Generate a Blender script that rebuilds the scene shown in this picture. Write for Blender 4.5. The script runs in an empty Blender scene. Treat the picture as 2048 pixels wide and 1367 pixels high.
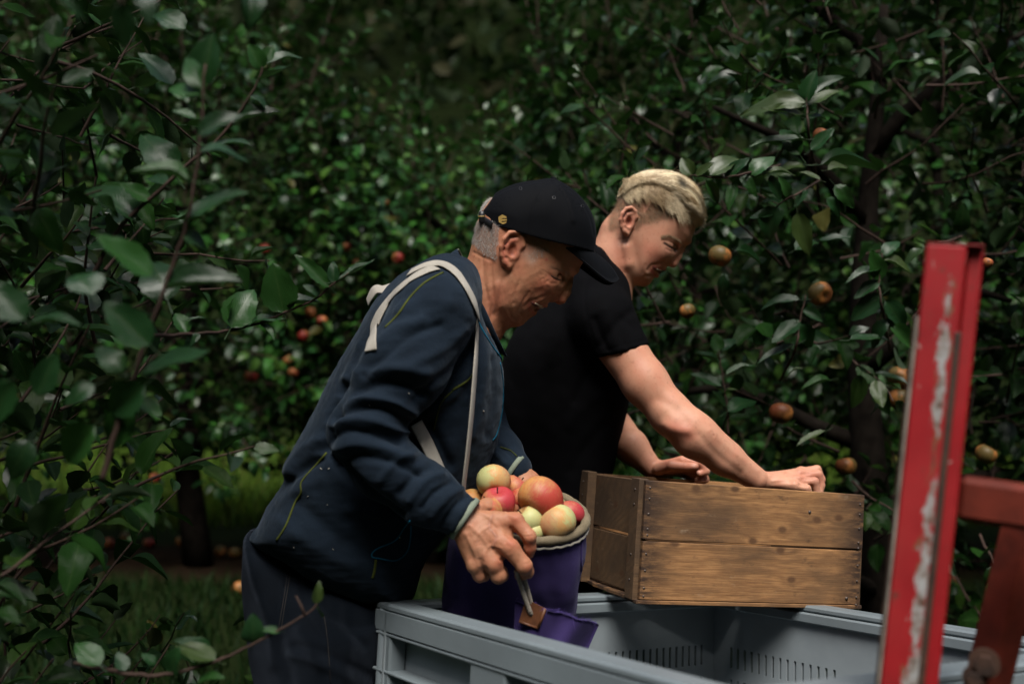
import bpy, math, random, os
import numpy as np
from mathutils import Vector, Matrix
from mathutils.bvhtree import BVHTree

# ------------------------------------------------------------------ camera, world, sun, exposure
scene = bpy.context.scene
COL = scene.collection
LENS_PX = 1991.0          # focal length in photo pixels (35 mm lens)
CAM_H = 1.30
cam_d = bpy.data.cameras.new('camera'); cam = bpy.data.objects.new('camera', cam_d); COL.objects.link(cam)
cam.location = (0, 0, CAM_H); cam.rotation_euler = (math.radians(90), 0, 0)
cam_d.lens = 35.0; cam_d.sensor_width = 36.0; cam_d.clip_start = 0.05; cam_d.clip_end = 500
cam_d.dof.use_dof = True; cam_d.dof.focus_distance = 2.0; cam_d.dof.aperture_fstop = 2.0
scene.camera = cam
world = bpy.data.worlds.new('World'); scene.world = world; world.use_nodes = True
wn = world.node_tree; wn.nodes.clear()
sky = wn.nodes.new('ShaderNodeTexSky'); sky.sky_type = 'NISHITA'; sky.sun_disc = False
SUN_EL, SUN_AZ = math.radians(62), math.radians(176)     # azimuth clockwise from +Y: behind the camera, a little to the right
sky.sun_elevation = SUN_EL; sky.sun_rotation = SUN_AZ
sky.air_density = 1.0; sky.dust_density = 3.0; sky.ozone_density = 1.0
bg = wn.nodes.new('ShaderNodeBackground'); bg.inputs['Strength'].default_value = 0.05
hs = wn.nodes.new('ShaderNodeHueSaturation'); hs.inputs['Saturation'].default_value = 0.75   # overcast: nearly grey sky
wo = wn.nodes.new('ShaderNodeOutputWorld')
wn.links.new(sky.outputs[0], hs.inputs['Color']); wn.links.new(hs.outputs[0], bg.inputs['Color']); wn.links.new(bg.outputs[0], wo.inputs['Surface'])
sun_d = bpy.data.lights.new('sun', 'SUN'); sun_o = bpy.data.objects.new('sun', sun_d); COL.objects.link(sun_o)
sun_d.energy = 1.5; sun_d.angle = math.radians(32); sun_d.color = (1.0, 0.96, 0.9)
sd = Vector((math.sin(SUN_AZ)*math.cos(SUN_EL), math.cos(SUN_AZ)*math.cos(SUN_EL), math.sin(SUN_EL)))
sun_o.rotation_euler = sd.to_track_quat('Z', 'Y').to_euler(); sun_o.location = (0, 0, 12)
scene.view_settings.view_transform = 'Standard'; scene.view_settings.look = 'None'
scene.view_settings.exposure = 1.80; scene.view_settings.gamma = 1.0; scene.view_settings.use_curve_mapping = False
scene.render.engine = 'CYCLES'
try:
    scene.cycles.use_denoising = True; scene.cycles.max_bounces = 6; scene.cycles.transparent_max_bounces = 4
    scene.cycles.caustics_reflective = False; scene.cycles.caustics_refractive = False
except Exception: pass

# ------------------------------------------------------------------ basic helpers
RNG = np.random.default_rng(7)
def at(u, v, d):
    return np.array([(u-1024.0)/LENS_PX*d, d, CAM_H+(683.5-v)/LENS_PX*d])
def proj(P):
    P = np.asarray(P); d = np.maximum(P[:, 1], 1e-3)
    return np.stack([1024+LENS_PX*P[:, 0]/d, 683.5-LENS_PX*(P[:, 2]-CAM_H)/d], 1)

def mesh_obj(name, V, faces, mat=None, parent=None, smooth=True, col=None, uv=None, kind=None):
    """V (n,3); faces: (m,3)/(m,4) array, or a list of such arrays / python lists"""
    me = bpy.data.meshes.new(name)
    V = np.asarray(V, dtype=np.float32)
    if isinstance(faces, np.ndarray): faces = [faces]
    if len(faces) and not isinstance(faces[0], np.ndarray):
        me.from_pydata([tuple(map(float, v)) for v in V], [], [list(map(int, f)) for f in faces])
    else:
        faces = [np.asarray(f, dtype=np.int32) for f in faces if len(f)]
        nl = sum(f.size for f in faces); npoly = sum(len(f) for f in faces)
        me.vertices.add(len(V)); me.vertices.foreach_set('co', V.ravel())
        me.loops.add(nl); me.loops.foreach_set('vertex_index', np.concatenate([f.ravel() for f in faces]))
        me.polygons.add(npoly)
        tot = np.concatenate([np.full(len(f), f.shape[1], dtype=np.int32) for f in faces])
        st = np.concatenate([[0], np.cumsum(tot)[:-1]]).astype(np.int32)
        me.polygons.foreach_set('loop_start', st)
        try: me.polygons.foreach_set('loop_total', tot)
        except Exception: pass
        me.update(calc_edges=True)
    me.validate()
    if col is not None:
        a = me.color_attributes.new('Col', 'FLOAT_COLOR', 'POINT')
        col = np.asarray(col); c = np.ones((len(V), 4), dtype=np.float32); c[:, :col.shape[-1]] = col
        a.data.foreach_set('color', c.ravel())
    if uv is not None:
        l = me.uv_layers.new(name='UVMap')
        idx = np.zeros(len(me.loops), dtype=np.int32); me.loops.foreach_get('vertex_index', idx)
        l.data.foreach_set('uv', np.asarray(uv, dtype=np.float32)[idx].ravel())
    me.polygons.foreach_set('use_smooth', np.full(len(me.polygons), bool(smooth)))
    o = bpy.data.objects.new(name, me); COL.objects.link(o)
    if mat: me.materials.append(mat)
    if parent is not None: o.parent = parent; o.matrix_parent_inverse = Matrix.Translation(-Vector(world_loc(parent)))
    if kind: o['kind'] = kind
    return o
def world_loc(o):
    l = Vector(o.location)
    p = o.parent
    while p is not None:
        if p.type == 'EMPTY': l = l + Vector(p.location) if o.matrix_parent_inverse == Matrix.Identity(4) else l
        p = p.parent
    return l if o.type == 'EMPTY' else Vector((0, 0, 0))
def empty(name, loc, label=None, cat=None, group=None):
    o = bpy.data.objects.new(name, None); o.location = [float(x) for x in loc]; o.empty_display_size = 0.1; COL.objects.link(o)
    tag(o, label, cat, group); return o
def tag(o, label=None, cat=None, group=None, kind=None):
    if label: o['label'] = label
    if cat: o['category'] = cat
    if group: o['group'] = group
    if kind: o['kind'] = kind
    return o
def part(name, V, F, mat, parent, **k):
    """a part: mesh given in WORLD coordinates, child of parent; its origin is moved to its own middle"""
    V = np.asarray(V, dtype=float); c = (V.min(0)+V.max(0))/2
    o = mesh_obj(name, V-c, F, mat, None, **k)
    pl = WORLD.get(parent.name, np.zeros(3)) if parent is not None else np.zeros(3)
    if parent is not None: o.parent = parent
    o.location = [float(x) for x in (c-pl)]; WORLD[o.name] = c
    return o
WORLD = {}
def thing(name, loc, label, cat, group=None):
    o = empty(name, loc, label, cat, group); WORLD[o.name] = np.array(loc, dtype=float); return o

def box_vf(lo, hi, bev=0.0):
    lo = np.array(lo, float); hi = np.array(hi, float)
    if bev <= 0:
        V = np.array([[x, y, z] for z in (lo[2], hi[2]) for y in (lo[1], hi[1]) for x in (lo[0], hi[0])])
        F = np.array([[0,2,3,1],[4,5,7,6],[0,1,5,4],[2,6,7,3],[0,4,6,2],[1,3,7,5]])
        return V, F
    # chamfered box : 24 verts
    V = []; b = min(bev, (hi-lo).min()*0.45)
    c = (lo+hi)/2; h = (hi-lo)/2
    idx = {}
    for sx in (-1, 1):
        for sy in (-1, 1):
            for sz in (-1, 1):
                s = np.array([sx, sy, sz])
                for a in range(3):
                    e = h-b; e = e.copy(); e[a] = h[a]
                    idx[(sx, sy, sz, a)] = len(V); V.append(c+s*e)
    F4 = []; F3 = []
    for a in range(3):
        o1, o2 = [i for i in range(3) if i != a]
        for s in (-1, 1):
            q = []
            for (p, r) in ((-1,-1),(1,-1),(1,1),(-1,1)):
                k = [0,0,0]; k[a] = s; k[o1] = p; k[o2] = r; q.append(idx[tuple(k)+(a,)])
            F4.append(q)
        for p in (-1, 1):
            for r in (-1, 1):      # edge along axis a
                k0 = [0,0,0]; k1 = [0,0,0]; k0[a] = -1; k1[a] = 1
                for k in (k0, k1): k[o1] = p; k[o2] = r
                F4.append([idx[tuple(k0)+(o1,)], idx[tuple(k1)+(o1,)], idx[tuple(k1)+(o2,)], idx[tuple(k0)+(o2,)]])
    for sx in (-1, 1):
        for sy in (-1, 1):
            for sz in (-1, 1): F3.append([idx[(sx, sy, sz, a)] for a in range(3)])
    V = np.array(V); F = [np.array(fix(V, F4, c)), np.array(fix(V, F3, c))]
    return V, F
def fix(V, F, c):
    out = []
    for f in F:
        p = V[f]; n = np.cross(p[1]-p[0], p[2]-p[0])
        out.append(f if np.dot(n, p.mean(0)-c) > 0 else f[::-1])
    return out
class MB:
    """collects pieces, joins them as one mesh"""
    def __init__(s): s.V = []; s.F = []; s.n = 0; s.C = []; s.hascol = False
    def add(s, V, F, col=None):
        V = np.asarray(V, float)
        Fl = F if isinstance(F, list) else [F]
        for f in Fl: s.F.append(np.asarray(f, dtype=np.int32)+s.n)
        s.V.append(V); s.n += len(V)
        if col is not None: s.hascol = True
        s.C.append(np.broadcast_to(np.array(col if col is not None else (1, 1, 1), float), (len(V), 3)))
        return s
    def box(s, lo, hi, M=None, bev=0.0, col=None):
        V, F = box_vf(lo, hi, bev)
        if M is not None: V = V@M[:3, :3].T+M[:3, 3]
        return s.add(V, F, col)
    def get(s):
        q = [f for f in s.F if f.shape[1] == 4]; t = [f for f in s.F if f.shape[1] == 3]
        F = []
        if q: F.append(np.concatenate(q))
        if t: F.append(np.concatenate(t))
        return np.concatenate(s.V), F
    def build(s, name, mat, parent=None, **k):
        V, F = s.get()
        if s.hascol: k['col'] = np.concatenate(s.C)
        return part(name, V, F, mat, parent, **k)
def catmull(P, n=6, closed=False):
    P = np.asarray(P, float); m = len(P); out = []
    rng_ = range(m) if closed else range(m-1)
    for i in rng_:
        p0 = P[(i-1) % m] if (closed or i > 0) else P[i]; p1 = P[i]; p2 = P[(i+1) % m]
        p3 = P[(i+2) % m] if (closed or i+2 < m) else p2
        for t in np.linspace(0, 1, n, endpoint=False):
            out.append(0.5*((2*p1)+(-p0+p2)*t+(2*p0-5*p1+4*p2-p3)*t*t+(-p0+3*p1-3*p2+p3)*t**3))
    if not closed: out.append(P[-1])
    return np.array(out)
def tube(P, R, seg=8, cap=True, flat=None, up=None):
    """swept tube through points P (n,3) with radii R; flat=(a,b) gives an elliptic section"""
    P = np.asarray(P, float); n = len(P); R = np.broadcast_to(np.asarray(R, float), (n,))
    T = np.gradient(P, axis=0); T /= np.linalg.norm(T, axis=1)[:, None]+1e-12
    u = np.array(up if up is not None else ((0, 0, 1) if abs(T[0][2]) < .9 else (1, 0, 0)), float)
    V = []
    for i in range(n):
        if up is not None: u = np.array(up[i] if np.ndim(up) == 2 else up, float)
        s = np.cross(T[i], u); s /= np.linalg.norm(s)+1e-12; w = np.cross(s, T[i]); u = w
        a = np.linspace(0, 2*np.pi, seg, endpoint=False)
        fa, fb = flat if flat else (1, 1)
        V.append(P[i]+R[i]*(fa*np.cos(a)[:, None]*s+fb*np.sin(a)[:, None]*w))
    V = np.concatenate(V)
    i, j = np.meshgrid(np.arange(n-1), np.arange(seg), indexing='ij')
    a = i*seg+j; b = i*seg+(j+1) % seg
    F = [np.stack([a, b, b+seg, a+seg], -1).reshape(-1, 4)]
    if cap:
        V = np.concatenate([V, P[:1], P[-1:]]); c0 = len(V)-2; j = np.arange(seg); jn = (j+1) % seg
        F.append(np.concatenate([np.stack([np.full(seg, c0), jn, j], 1), np.stack([np.full(seg, c0+1), (n-1)*seg+j, (n-1)*seg+jn], 1)]))
    return V, F
def grid_faces(n, m, closed=False):
    i, j = np.meshgrid(np.arange(n-1), np.arange(m if closed else m-1), indexing='ij')
    a = i*m+j; b = i*m+(j+1) % m
    return np.stack([a, b, b+m, a+m], -1).reshape(-1, 4)
def snoise(P, freq, seed=0, octv=3):
    """cheap smooth noise, about -1..1"""
    r = np.random.default_rng(seed); P = np.asarray(P); out = np.zeros(len(P)); amp = 1; tot = 0
    for o in range(octv):
        for k in range(4):
            d = r.normal(size=3); d /= np.linalg.norm(d)
            d2 = r.normal(size=3); d2 /= np.linalg.norm(d2)
            out += amp*np.sin(P@d*freq*(.7+.6*r.random())*6.28+r.random()*6.28+1.3*np.sin(P@d2*freq*3+r.random()*6))*.35
        tot += amp; amp *= .5; freq *= 2.07
    return out/tot

# ------------------------------------------------------------------ signed distance modelling (one continuous surface per figure)
def smin(a, b, k):
    h = np.clip(.5+.5*(b-a)/k, 0, 1); return b+(a-b)*h-k*h*(1-h)
def smax(a, b, k): return -smin(-a, -b, k)
def s_cap(p, a, b, r1, r2=None):
    r2 = r1 if r2 is None else r2; a = np.asarray(a, np.float32); b = np.asarray(b, np.float32)
    ba = b-a; pa = p-a; t = np.clip(pa@ba/(ba@ba+1e-12), 0, 1)
    q = pa-t[:, None]*ba
    return np.sqrt(np.einsum('ij,ij->i', q, q))-(r1+(r2-r1)*t)
def s_chain(p, pts, rs, k=.01):
    d = None
    for i in range(len(pts)-1):
        e = s_cap(p, pts[i], pts[i+1], rs[i], rs[i+1]); d = e if d is None else smin(d, e, k)
    return d
def s_ell(p, c, r, A=None):
    q = p-np.asarray(c, np.float32)
    if A is not None: q = q@np.asarray(A, np.float32).T
    r = np.asarray(r, np.float32)
    k0 = np.linalg.norm(q/r, axis=1); k1 = np.linalg.norm(q/(r*r), axis=1)+1e-9
    return k0*(k0-1)/k1
def rot_y(deg):      # rotation in the picture plane (about the depth axis), positive = clockwise seen from the camera
    a = math.radians(deg); return np.array([[math.cos(a), 0, -math.sin(a)], [0, 1, 0], [math.sin(a), 0, math.cos(a)]])
def gated(fn, lo, hi):
    lo = np.asarray(lo, np.float32); hi = np.asarray(hi, np.float32)
    def g(p):
        m = ((p > lo) & (p < hi)).all(1); c = np.clip(p, lo, hi); d = np.linalg.norm(p-c, axis=1)+.05
        if m.any(): d[m] = fn(p[m])
        return d
    return g
class Outline:
    """2D signed inside distance (metres) of a closed outline drawn in the x,z plane at depth d"""
    def __init__(s, px, d, h=.003, n=5, blur=0):
        P = catmull([at(u, v, d)[[0, 2]] for u, v in px], n, True)
        s.lo = P.min(0)-.12; hi = P.max(0)+.12; s.h = h
        nx, nz = np.ceil((hi-s.lo)/h).astype(int)+1
        X, Z = np.meshgrid(s.lo[0]+np.arange(nx)*h, s.lo[1]+np.arange(nz)*h, indexing='ij')
        q = np.stack([X.ravel(), Z.ravel()], 1); D = np.full(len(q), 1e9); ins = np.zeros(len(q), bool)
        for i in range(len(P)):
            a = P[i]; b = P[(i+1) % len(P)]; ba = b-a; pa = q-a
            t = np.clip(pa@ba/(ba@ba+1e-12), 0, 1); e = pa-t[:, None]*ba; D = np.minimum(D, (e*e).sum(1))
            c = ((a[1] > q[:, 1]) != (b[1] > q[:, 1]))
            with np.errstate(divide='ignore', invalid='ignore'):
                xi = (b[0]-a[0])*(q[:, 1]-a[1])/(b[1]-a[1])+a[0]
            ins ^= c & (q[:, 0] < xi)
        D = np.sqrt(D); D[~ins] *= -1; s.G = D.reshape(nx, nz)
        for _ in range(blur):
            G = s.G; s.G = G.copy(); s.G[1:-1, 1:-1] = (G[1:-1, 1:-1]*2+G[2:, 1:-1]+G[:-2, 1:-1]+G[1:-1, 2:]+G[1:-1, :-2])/6
    def __call__(s, p):
        f = (p[:, [0, 2]]-s.lo)/s.h; n = np.array(s.G.shape)-1.001
        f = np.clip(f, 0, n); i = f.astype(int); t = f-i
        G = s.G; a = G[i[:, 0], i[:, 1]]; b = G[i[:, 0]+1, i[:, 1]]; c = G[i[:, 0], i[:, 1]+1]; d = G[i[:, 0]+1, i[:, 1]+1]
        return (a*(1-t[:, 0])+b*t[:, 0])*(1-t[:, 1])+(c*(1-t[:, 0])+d*t[:, 0])*t[:, 1]
def s_inflate(p, out, ymid, W, R, pw=2.0):
    q = out(p); a = np.maximum(1-q/R, 0); y = np.abs(p[:, 1]-ymid)/W
    return ((a**pw+y**pw)**(1/pw)-1)*np.minimum(R, W)
def extract(fn, lo, hi, h, slack=.004, smooth=1, B=8):
    lo = np.array(lo, np.float32); hi = np.array(hi, np.float32)
    nb = np.ceil((hi-lo)/(h*B)).astype(int)+1; n = nb*B
    g = np.stack(np.meshgrid(*[np.arange(k) for k in nb], indexing='ij'), -1).reshape(-1, 3)
    c = lo+(g+.5)*B*h; fc = fn(c.astype(np.float32))
    keep = np.abs(fc) < .5*B*h*1.75*1.15+slack
    F = np.where(fc < 0, -1., 1.).astype(np.float32).reshape(nb)
    F = F.repeat(B, 0).repeat(B, 1).repeat(B, 2)
    o = np.stack(np.meshgrid(*[np.arange(B)]*3, indexing='ij'), -1).reshape(-1, 3)
    gk = g[keep]
    for s in range(0, len(gk), 1500):
        I = (gk[s:s+1500][:, None, :]*B+o[None]).reshape(-1, 3)
        F[I[:, 0], I[:, 1], I[:, 2]] = fn((lo+I*h).astype(np.float32))
    S = F < 0
    cnt = np.zeros(np.array(F.shape)-1, np.int8)
    cor = [(i, j, k) for i in (0, 1) for j in (0, 1) for k in (0, 1)]
    sl = lambda a, m: slice(a, (a-1) or None) if a == 0 else slice(1, None)
    def sh(A, c): return A[tuple(slice(0, -1) if x == 0 else slice(1, None) for x in c)]
    for c_ in cor: cnt += sh(S, c_)
    act = (cnt > 0) & (cnt < 8); I = np.argwhere(act)
    vid = np.full(act.shape, -1, np.int32); vid[act] = np.arange(len(I))
    val = [F[I[:, 0]+a, I[:, 1]+b, I[:, 2]+c] for a, b, c in cor]
    P = np.zeros((len(I), 3)); N = np.zeros(len(I))
    for x in range(8):
        for ax in range(3):
            if cor[x][ax] == 0:
                c2 = list(cor[x]); c2[ax] = 1; y = cor.index(tuple(c2))
                m = (val[x] < 0) != (val[y] < 0)
                t = np.where(m, val[x]/(val[x]-val[y]+1e-20), 0)
                q = np.tile(np.array(cor[x], float), (len(I), 1)); q[:, ax] += t
                P += q*m[:, None]; N += m
    P = P/N[:, None]; V = lo+(I+P)*h
    faces = []
    for ax in range(3):
        a = [slice(None)]*3; b = [slice(None)]*3; a[ax] = slice(0, -1); b[ax] = slice(1, None)
        E = S[tuple(a)] != S[tuple(b)]; J = np.argwhere(E); o1, o2 = [(1, 2), (2, 0), (0, 1)][ax]
        J = J[(J[:, o1] > 0) & (J[:, o2] > 0) & (J[:, o1] < F.shape[o1]-1) & (J[:, o2] < F.shape[o2]-1)]
        def cell(d1, d2):
            K = J.copy(); K[:, o1] -= d1; K[:, o2] -= d2; return vid[K[:, 0], K[:, 1], K[:, 2]]
        q = np.stack([cell(0, 0), cell(1, 0), cell(1, 1), cell(0, 1)], 1)
        flip = ~S[J[:, 0], J[:, 1], J[:, 2]]; q[flip] = q[flip][:, ::-1]; faces.append(q[(q >= 0).all(1)])
    Fq = np.concatenate(faces)
    for _ in range(smooth): V = relax(V, Fq, .5)
    return V, Fq
def relax(V, F, w):
    S = np.zeros_like(V); N = np.zeros(len(V))
    for a, b in ((0, 1), (1, 2), (2, 3), (3, 0)):
        for x, y in ((a, b), (b, a)):
            for k in range(3): S[:, k] += np.bincount(F[:, x], V[F[:, y], k], len(V))
            N += np.bincount(F[:, x], minlength=len(V))
    return V+w*(S/np.maximum(N, 1)[:, None]-V)
def normals(V, F):
    p = V[F]; n = np.cross(p[:, 2]-p[:, 0], p[:, 3]-p[:, 1]) if F.shape[1] == 4 else np.cross(p[:, 1]-p[:, 0], p[:, 2]-p[:, 0])
    N = np.zeros_like(V)
    for j in range(F.shape[1]):
        for k in range(3): N[:, k] += np.bincount(F[:, j], n[:, k], len(V))
    return N/(np.linalg.norm(N, axis=1)[:, None]+1e-12)
def linedist(uv, poly, smoothn=5):
    P = catmull(poly, smoothn) if len(poly) > 2 else np.asarray(poly, float)
    D = np.full(len(uv), 1e9)
    lo = P.min(0)-60; hi = P.max(0)+60
    m = ((uv > lo) & (uv < hi)).all(1); q = uv[m]; d = np.full(len(q), 1e9)
    for i in range(len(P)-1):
        a = P[i]; ba = P[i+1]-a; pa = q-a; t = np.clip(pa@ba/(ba@ba+1e-9), 0, 1); e = pa-t[:, None]*ba; d = np.minimum(d, (e*e).sum(1))
    D[m] = np.sqrt(d); return D
CAMP = np.array([0, 0, CAM_H])
def facing(V, N): 
    w = CAMP-V; w /= np.linalg.norm(w, axis=1)[:, None]; return np.clip((N*w).sum(1)*3, 0, 1)
def carve(V, F, strokes, passes=1):
    """push the camera-facing surface in or out along strokes drawn on it: (points, metres, pixels)"""
    N = normals(V, F); uv = proj(V); fc = facing(V, N); D = np.zeros(len(V))
    for pts, amp, sig in strokes:
        if len(pts) == 1: d = np.hypot(uv[:, 0]-pts[0][0], uv[:, 1]-pts[0][1])
        else: d = linedist(uv, pts)
        D += amp*np.exp(-(d/sig)**2)
    return V+N*(D*fc)[:, None]
def paint(V, F, base, strokes):
    N = normals(V, F); uv = proj(V); fc = facing(V, N); C = np.tile(np.array(base, float), (len(V), 1)) if np.ndim(base) == 1 else base.copy()
    for pts, col, sig, a in strokes:
        d = np.hypot(uv[:, 0]-pts[0][0], uv[:, 1]-pts[0][1]) if len(pts) == 1 else linedist(uv, pts)
        w = (a*np.exp(-(d/sig)**2)*fc)[:, None]; C = C*(1-w)+np.array(col)*w
    return C
def inpoly(uv, poly):
    ins = np.zeros(len(uv), bool); P = np.asarray(poly, float)
    for i in range(len(P)):
        a = P[i]; b = P[(i+1) % len(P)]; c = (a[1] > uv[:, 1]) != (b[1] > uv[:, 1])
        if b[1] == a[1]: continue
        ins ^= c & (uv[:, 0] < (b[0]-a[0])*(uv[:, 1]-a[1])/(b[1]-a[1])+a[0])
    return ins
def softmask(uv, poly, s):
    m = np.zeros(len(uv))
    for k in range(12):
        a = k*math.pi/6; m += inpoly(uv+s*(.5+.5*(k % 2))*np.array([math.cos(a), math.sin(a)]), poly)
    return m/12
def bvh(V, F): return BVHTree.FromPolygons([tuple(v) for v in np.asarray(V, float)], [tuple(int(i) for i in f) for f in F])
def drape(tree, pts, off=.0015, n=6, dfall=None):
    """points drawn over a surface -> 3D points lying on it (first surface met from the viewpoint), plus normals"""
    P = catmull(pts, n) if len(pts) > 2 else np.asarray(pts, float); out = []; nr = []
    o = Vector(CAMP)
    for u, v in P:
        d = Vector(at(u, v, 1.0)-CAMP).normalized(); h = tree.ray_cast(o, d)
        if h[0] is None: continue
        nn = h[1] if h[1].dot(d) < 0 else -h[1]
        out.append(np.array(h[0]+nn*off)); nr.append(np.array(nn))
    return np.array(out), np.array(nr)
def ribbon(P, N, w, t=.0012, seg=10):
    """flat band lying on a surface: elliptic tube, wide across the surface, thin along its normal"""
    T = np.gradient(P, axis=0); T /= np.linalg.norm(T, axis=1)[:, None]+1e-12
    S = np.cross(T, N); S /= np.linalg.norm(S, axis=1)[:, None]+1e-12; U = np.cross(S, T)
    w = np.broadcast_to(w, (len(P),)); a = np.linspace(0, 2*np.pi, seg, endpoint=False)
    cx = np.sign(np.cos(a))*np.abs(np.cos(a))**.6; cy = np.sign(np.sin(a))*np.abs(np.sin(a))**.6
    V = (P[:, None]+(w[:, None, None]/2)*cx[None, :, None]*S[:, None]+t*cy[None, :, None]*U[:, None]).reshape(-1, 3)
    n = len(P); F = [grid_faces(n, seg, True)]
    V = np.concatenate([V, P[:1], P[-1:]]); c0 = len(V)-2; j = np.arange(seg); jn = (j+1) % seg
    F.append(np.concatenate([np.stack([np.full(seg, c0), jn, j], 1), np.stack([np.full(seg, c0+1), (n-1)*seg+j, (n-1)*seg+jn], 1)]))
    return V, F
# ------------------------------------------------------------------ materials
class NT:
    def __init__(s, name):
        s.m = bpy.data.materials.new(name); s.m.use_nodes = True; s.t = s.m.node_tree; s.t.nodes.clear()
        s.out = s.n('ShaderNodeOutputMaterial'); s.b = s.n('ShaderNodeBsdfPrincipled'); s.l(s.b.outputs[0], s.out.inputs[0])
    def n(s, t, **k):
        x = s.t.nodes.new(t)
        for a, b in k.items(): setattr(x, a, b)
        return x
    def l(s, a, b): s.t.links.new(a, b)
    def set(s, **k):
        for a, b in k.items(): s.b.inputs[a.replace('_', ' ')].default_value = b
        return s
    def coord(s, which='Object', scale=(1, 1, 1), rot=(0, 0, 0)):
        tc = s.n('ShaderNodeTexCoord'); mp = s.n('ShaderNodeMapping'); mp.inputs['Scale'].default_value = scale; mp.inputs['Rotation'].default_value = rot
        s.l(tc.outputs[which], mp.inputs['Vector']); return mp.outputs[0]
    def noise(s, vec, scale, detail=3, rough=.55, dist=0):
        x = s.n('ShaderNodeTexNoise'); x.inputs['Scale'].default_value = scale; x.inputs['Detail'].default_value = detail
        x.inputs['Roughness'].default_value = rough; x.inputs['Distortion'].default_value = dist; s.l(vec, x.inputs['Vector']); return x.outputs['Fac']
    def ramp(s, fac, stops, interp='LINEAR'):
        r = s.n('ShaderNodeValToRGB'); r.color_ramp.interpolation = interp; e = r.color_ramp.elements
        while len(e) < len(stops): e.new(.5)
        for i, (p, c) in enumerate(stops): e[i].position = p; e[i].color = (c if len(c) == 4 else tuple(c)+(1,)) if hasattr(c, '__len__') else (c, c, c, 1)
        s.l(fac, r.inputs[0]); return r.outputs[0]
    def mix(s, fac, a, b, mode='MIX'):
        x = s.n('ShaderNodeMix', data_type='RGBA', blend_type=mode)
        for sock, v in ((x.inputs[0], fac), (x.inputs[6], a), (x.inputs[7], b)):
            if hasattr(v, 'links') or hasattr(v, 'is_linked'): s.l(v, sock)
            elif hasattr(v, '__len__'): sock.default_value = tuple(v)+((1,) if len(v) == 3 else ())
            else: sock.default_value = v
        return x.outputs[2]
    def math(s, op, a, b=0.0):
        x = s.n('ShaderNodeMath', operation=op)
        for sock, v in ((x.inputs[0], a), (x.inputs[1], b)):
            if hasattr(v, 'is_linked'): s.l(v, sock)
            else: sock.default_value = v
        return x.outputs[0]
    def bump(s, h, strength=.3, dist=.002, prev=None):
        x = s.n('ShaderNodeBump'); x.inputs['Strength'].default_value = strength; x.inputs['Distance'].default_value = dist; s.l(h, x.inputs['Height'])
        if prev is not None: s.l(prev, x.inputs['Normal'])
        return x.outputs[0]
    def color(s, c): s.l(c, s.b.inputs['Base Color']); return s
    def normal(s, c): s.l(c, s.b.inputs['Normal']); return s
    def attr(s, name='Col'):
        x = s.n('ShaderNodeAttribute', attribute_name=name); return x.outputs['Color']
def simple(name, c, rough=.6, var=.15, scale=30, bump=.0, metallic=0., spec=.5):
    t = NT(name); v = t.coord(); f = t.noise(v, scale, 4)
    c = np.array(c)
    t.color(t.ramp(f, [(.3, tuple(c*(1-var))), (.7, tuple(c*(1+var)))])); t.set(Roughness=rough, Metallic=metallic); t.b.inputs['Specular IOR Level'].default_value = spec
    if bump: t.normal(t.bump(t.noise(v, scale*4, 3), bump, .001))
    return t.m
M = {}
def leaf_mat(name, obj):
    t = NT(name)
    if obj:
        oi = t.n('ShaderNodeObjectInfo'); tint = oi.outputs['Color']
    else: tint = t.attr('Col')
    geo = t.n('ShaderNodeNewGeometry')
    tc = t.n('ShaderNodeTexCoord'); sx = t.n('ShaderNodeSeparateXYZ'); t.l(tc.outputs['UV'], sx.inputs[0])
    au = t.math('ABSOLUTE', t.math('SUBTRACT', sx.outputs[0], .5))        # 0 at midrib .5 at edge
    # side veins: stripes slanting towards the tip
    ph = t.math('SUBTRACT', t.math('MULTIPLY', sx.outputs[1], 52.0), t.math('MULTIPLY', au, 46.0))
    vein = t.math('POWER', t.math('ABSOLUTE', t.math('COSINE', ph, 0)), 8)
    mid = t.math('LESS_THAN', au, .022)
    vv = t.math('MAXIMUM', t.math('MULTIPLY', vein, .55), mid)
    v = t.coord('Object', (1, 1, 1)) if not obj else t.coord('UV', (1, 1, 1))
    nz = t.noise(v, 9 if obj else 60, 3)
    top = t.mix(t.math('MULTIPLY', vv, .5), tint, t.mix(.5, tint, (.06, .095, .03)))
    top = t.mix(t.ramp(nz, [(.35, 0), (.75, .35)]), top, t.mix(.6, tint, (.02, .05, .015)))
    under = t.mix(.55, tint, (.030, .050, .024))
    c = t.mix(geo.outputs['Backfacing'], top, under)
    t.color(c); t.normal(t.bump(t.math('SUBTRACT', nz, t.math('MULTIPLY', vv, .8)), .35, .002 if obj else .001))
    t.l(t.math('ADD', t.math('MULTIPLY', geo.outputs['Backfacing'], .35), .30), t.b.inputs['Roughness']); GLOSS = (oi.outputs['Alpha'] if obj else [x for x in t.t.nodes if x.bl_idname == 'ShaderNodeAttribute'][0].outputs['Alpha']); t.l(t.math('MULTIPLY', GLOSS, .5), t.b.inputs['Specular IOR Level'])
    tr = t.n('ShaderNodeBsdfTranslucent'); t.l(t.mix(.5, c, (.02, .07, .005)), tr.inputs[0])
    ms = t.n('ShaderNodeMixShader'); ms.inputs[0].default_value = .15; t.l(t.b.outputs[0], ms.inputs[1]); t.l(tr.outputs[0], ms.inputs[2]); t.l(ms.outputs[0], t.out.inputs[0])
    return t.m
def _x(): pass
M['leaf'] = leaf_mat('leaf_surface', True); M['leaves'] = leaf_mat('foliage_surface', False)
M['bark'] = simple('bark', (.012, .0095, .0075), .95, .45, 25, .8, spec=.05)
M['twig'] = simple('twig_bark', (.045, .028, .022), .8, .3, 60, .4, spec=.15)
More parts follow.
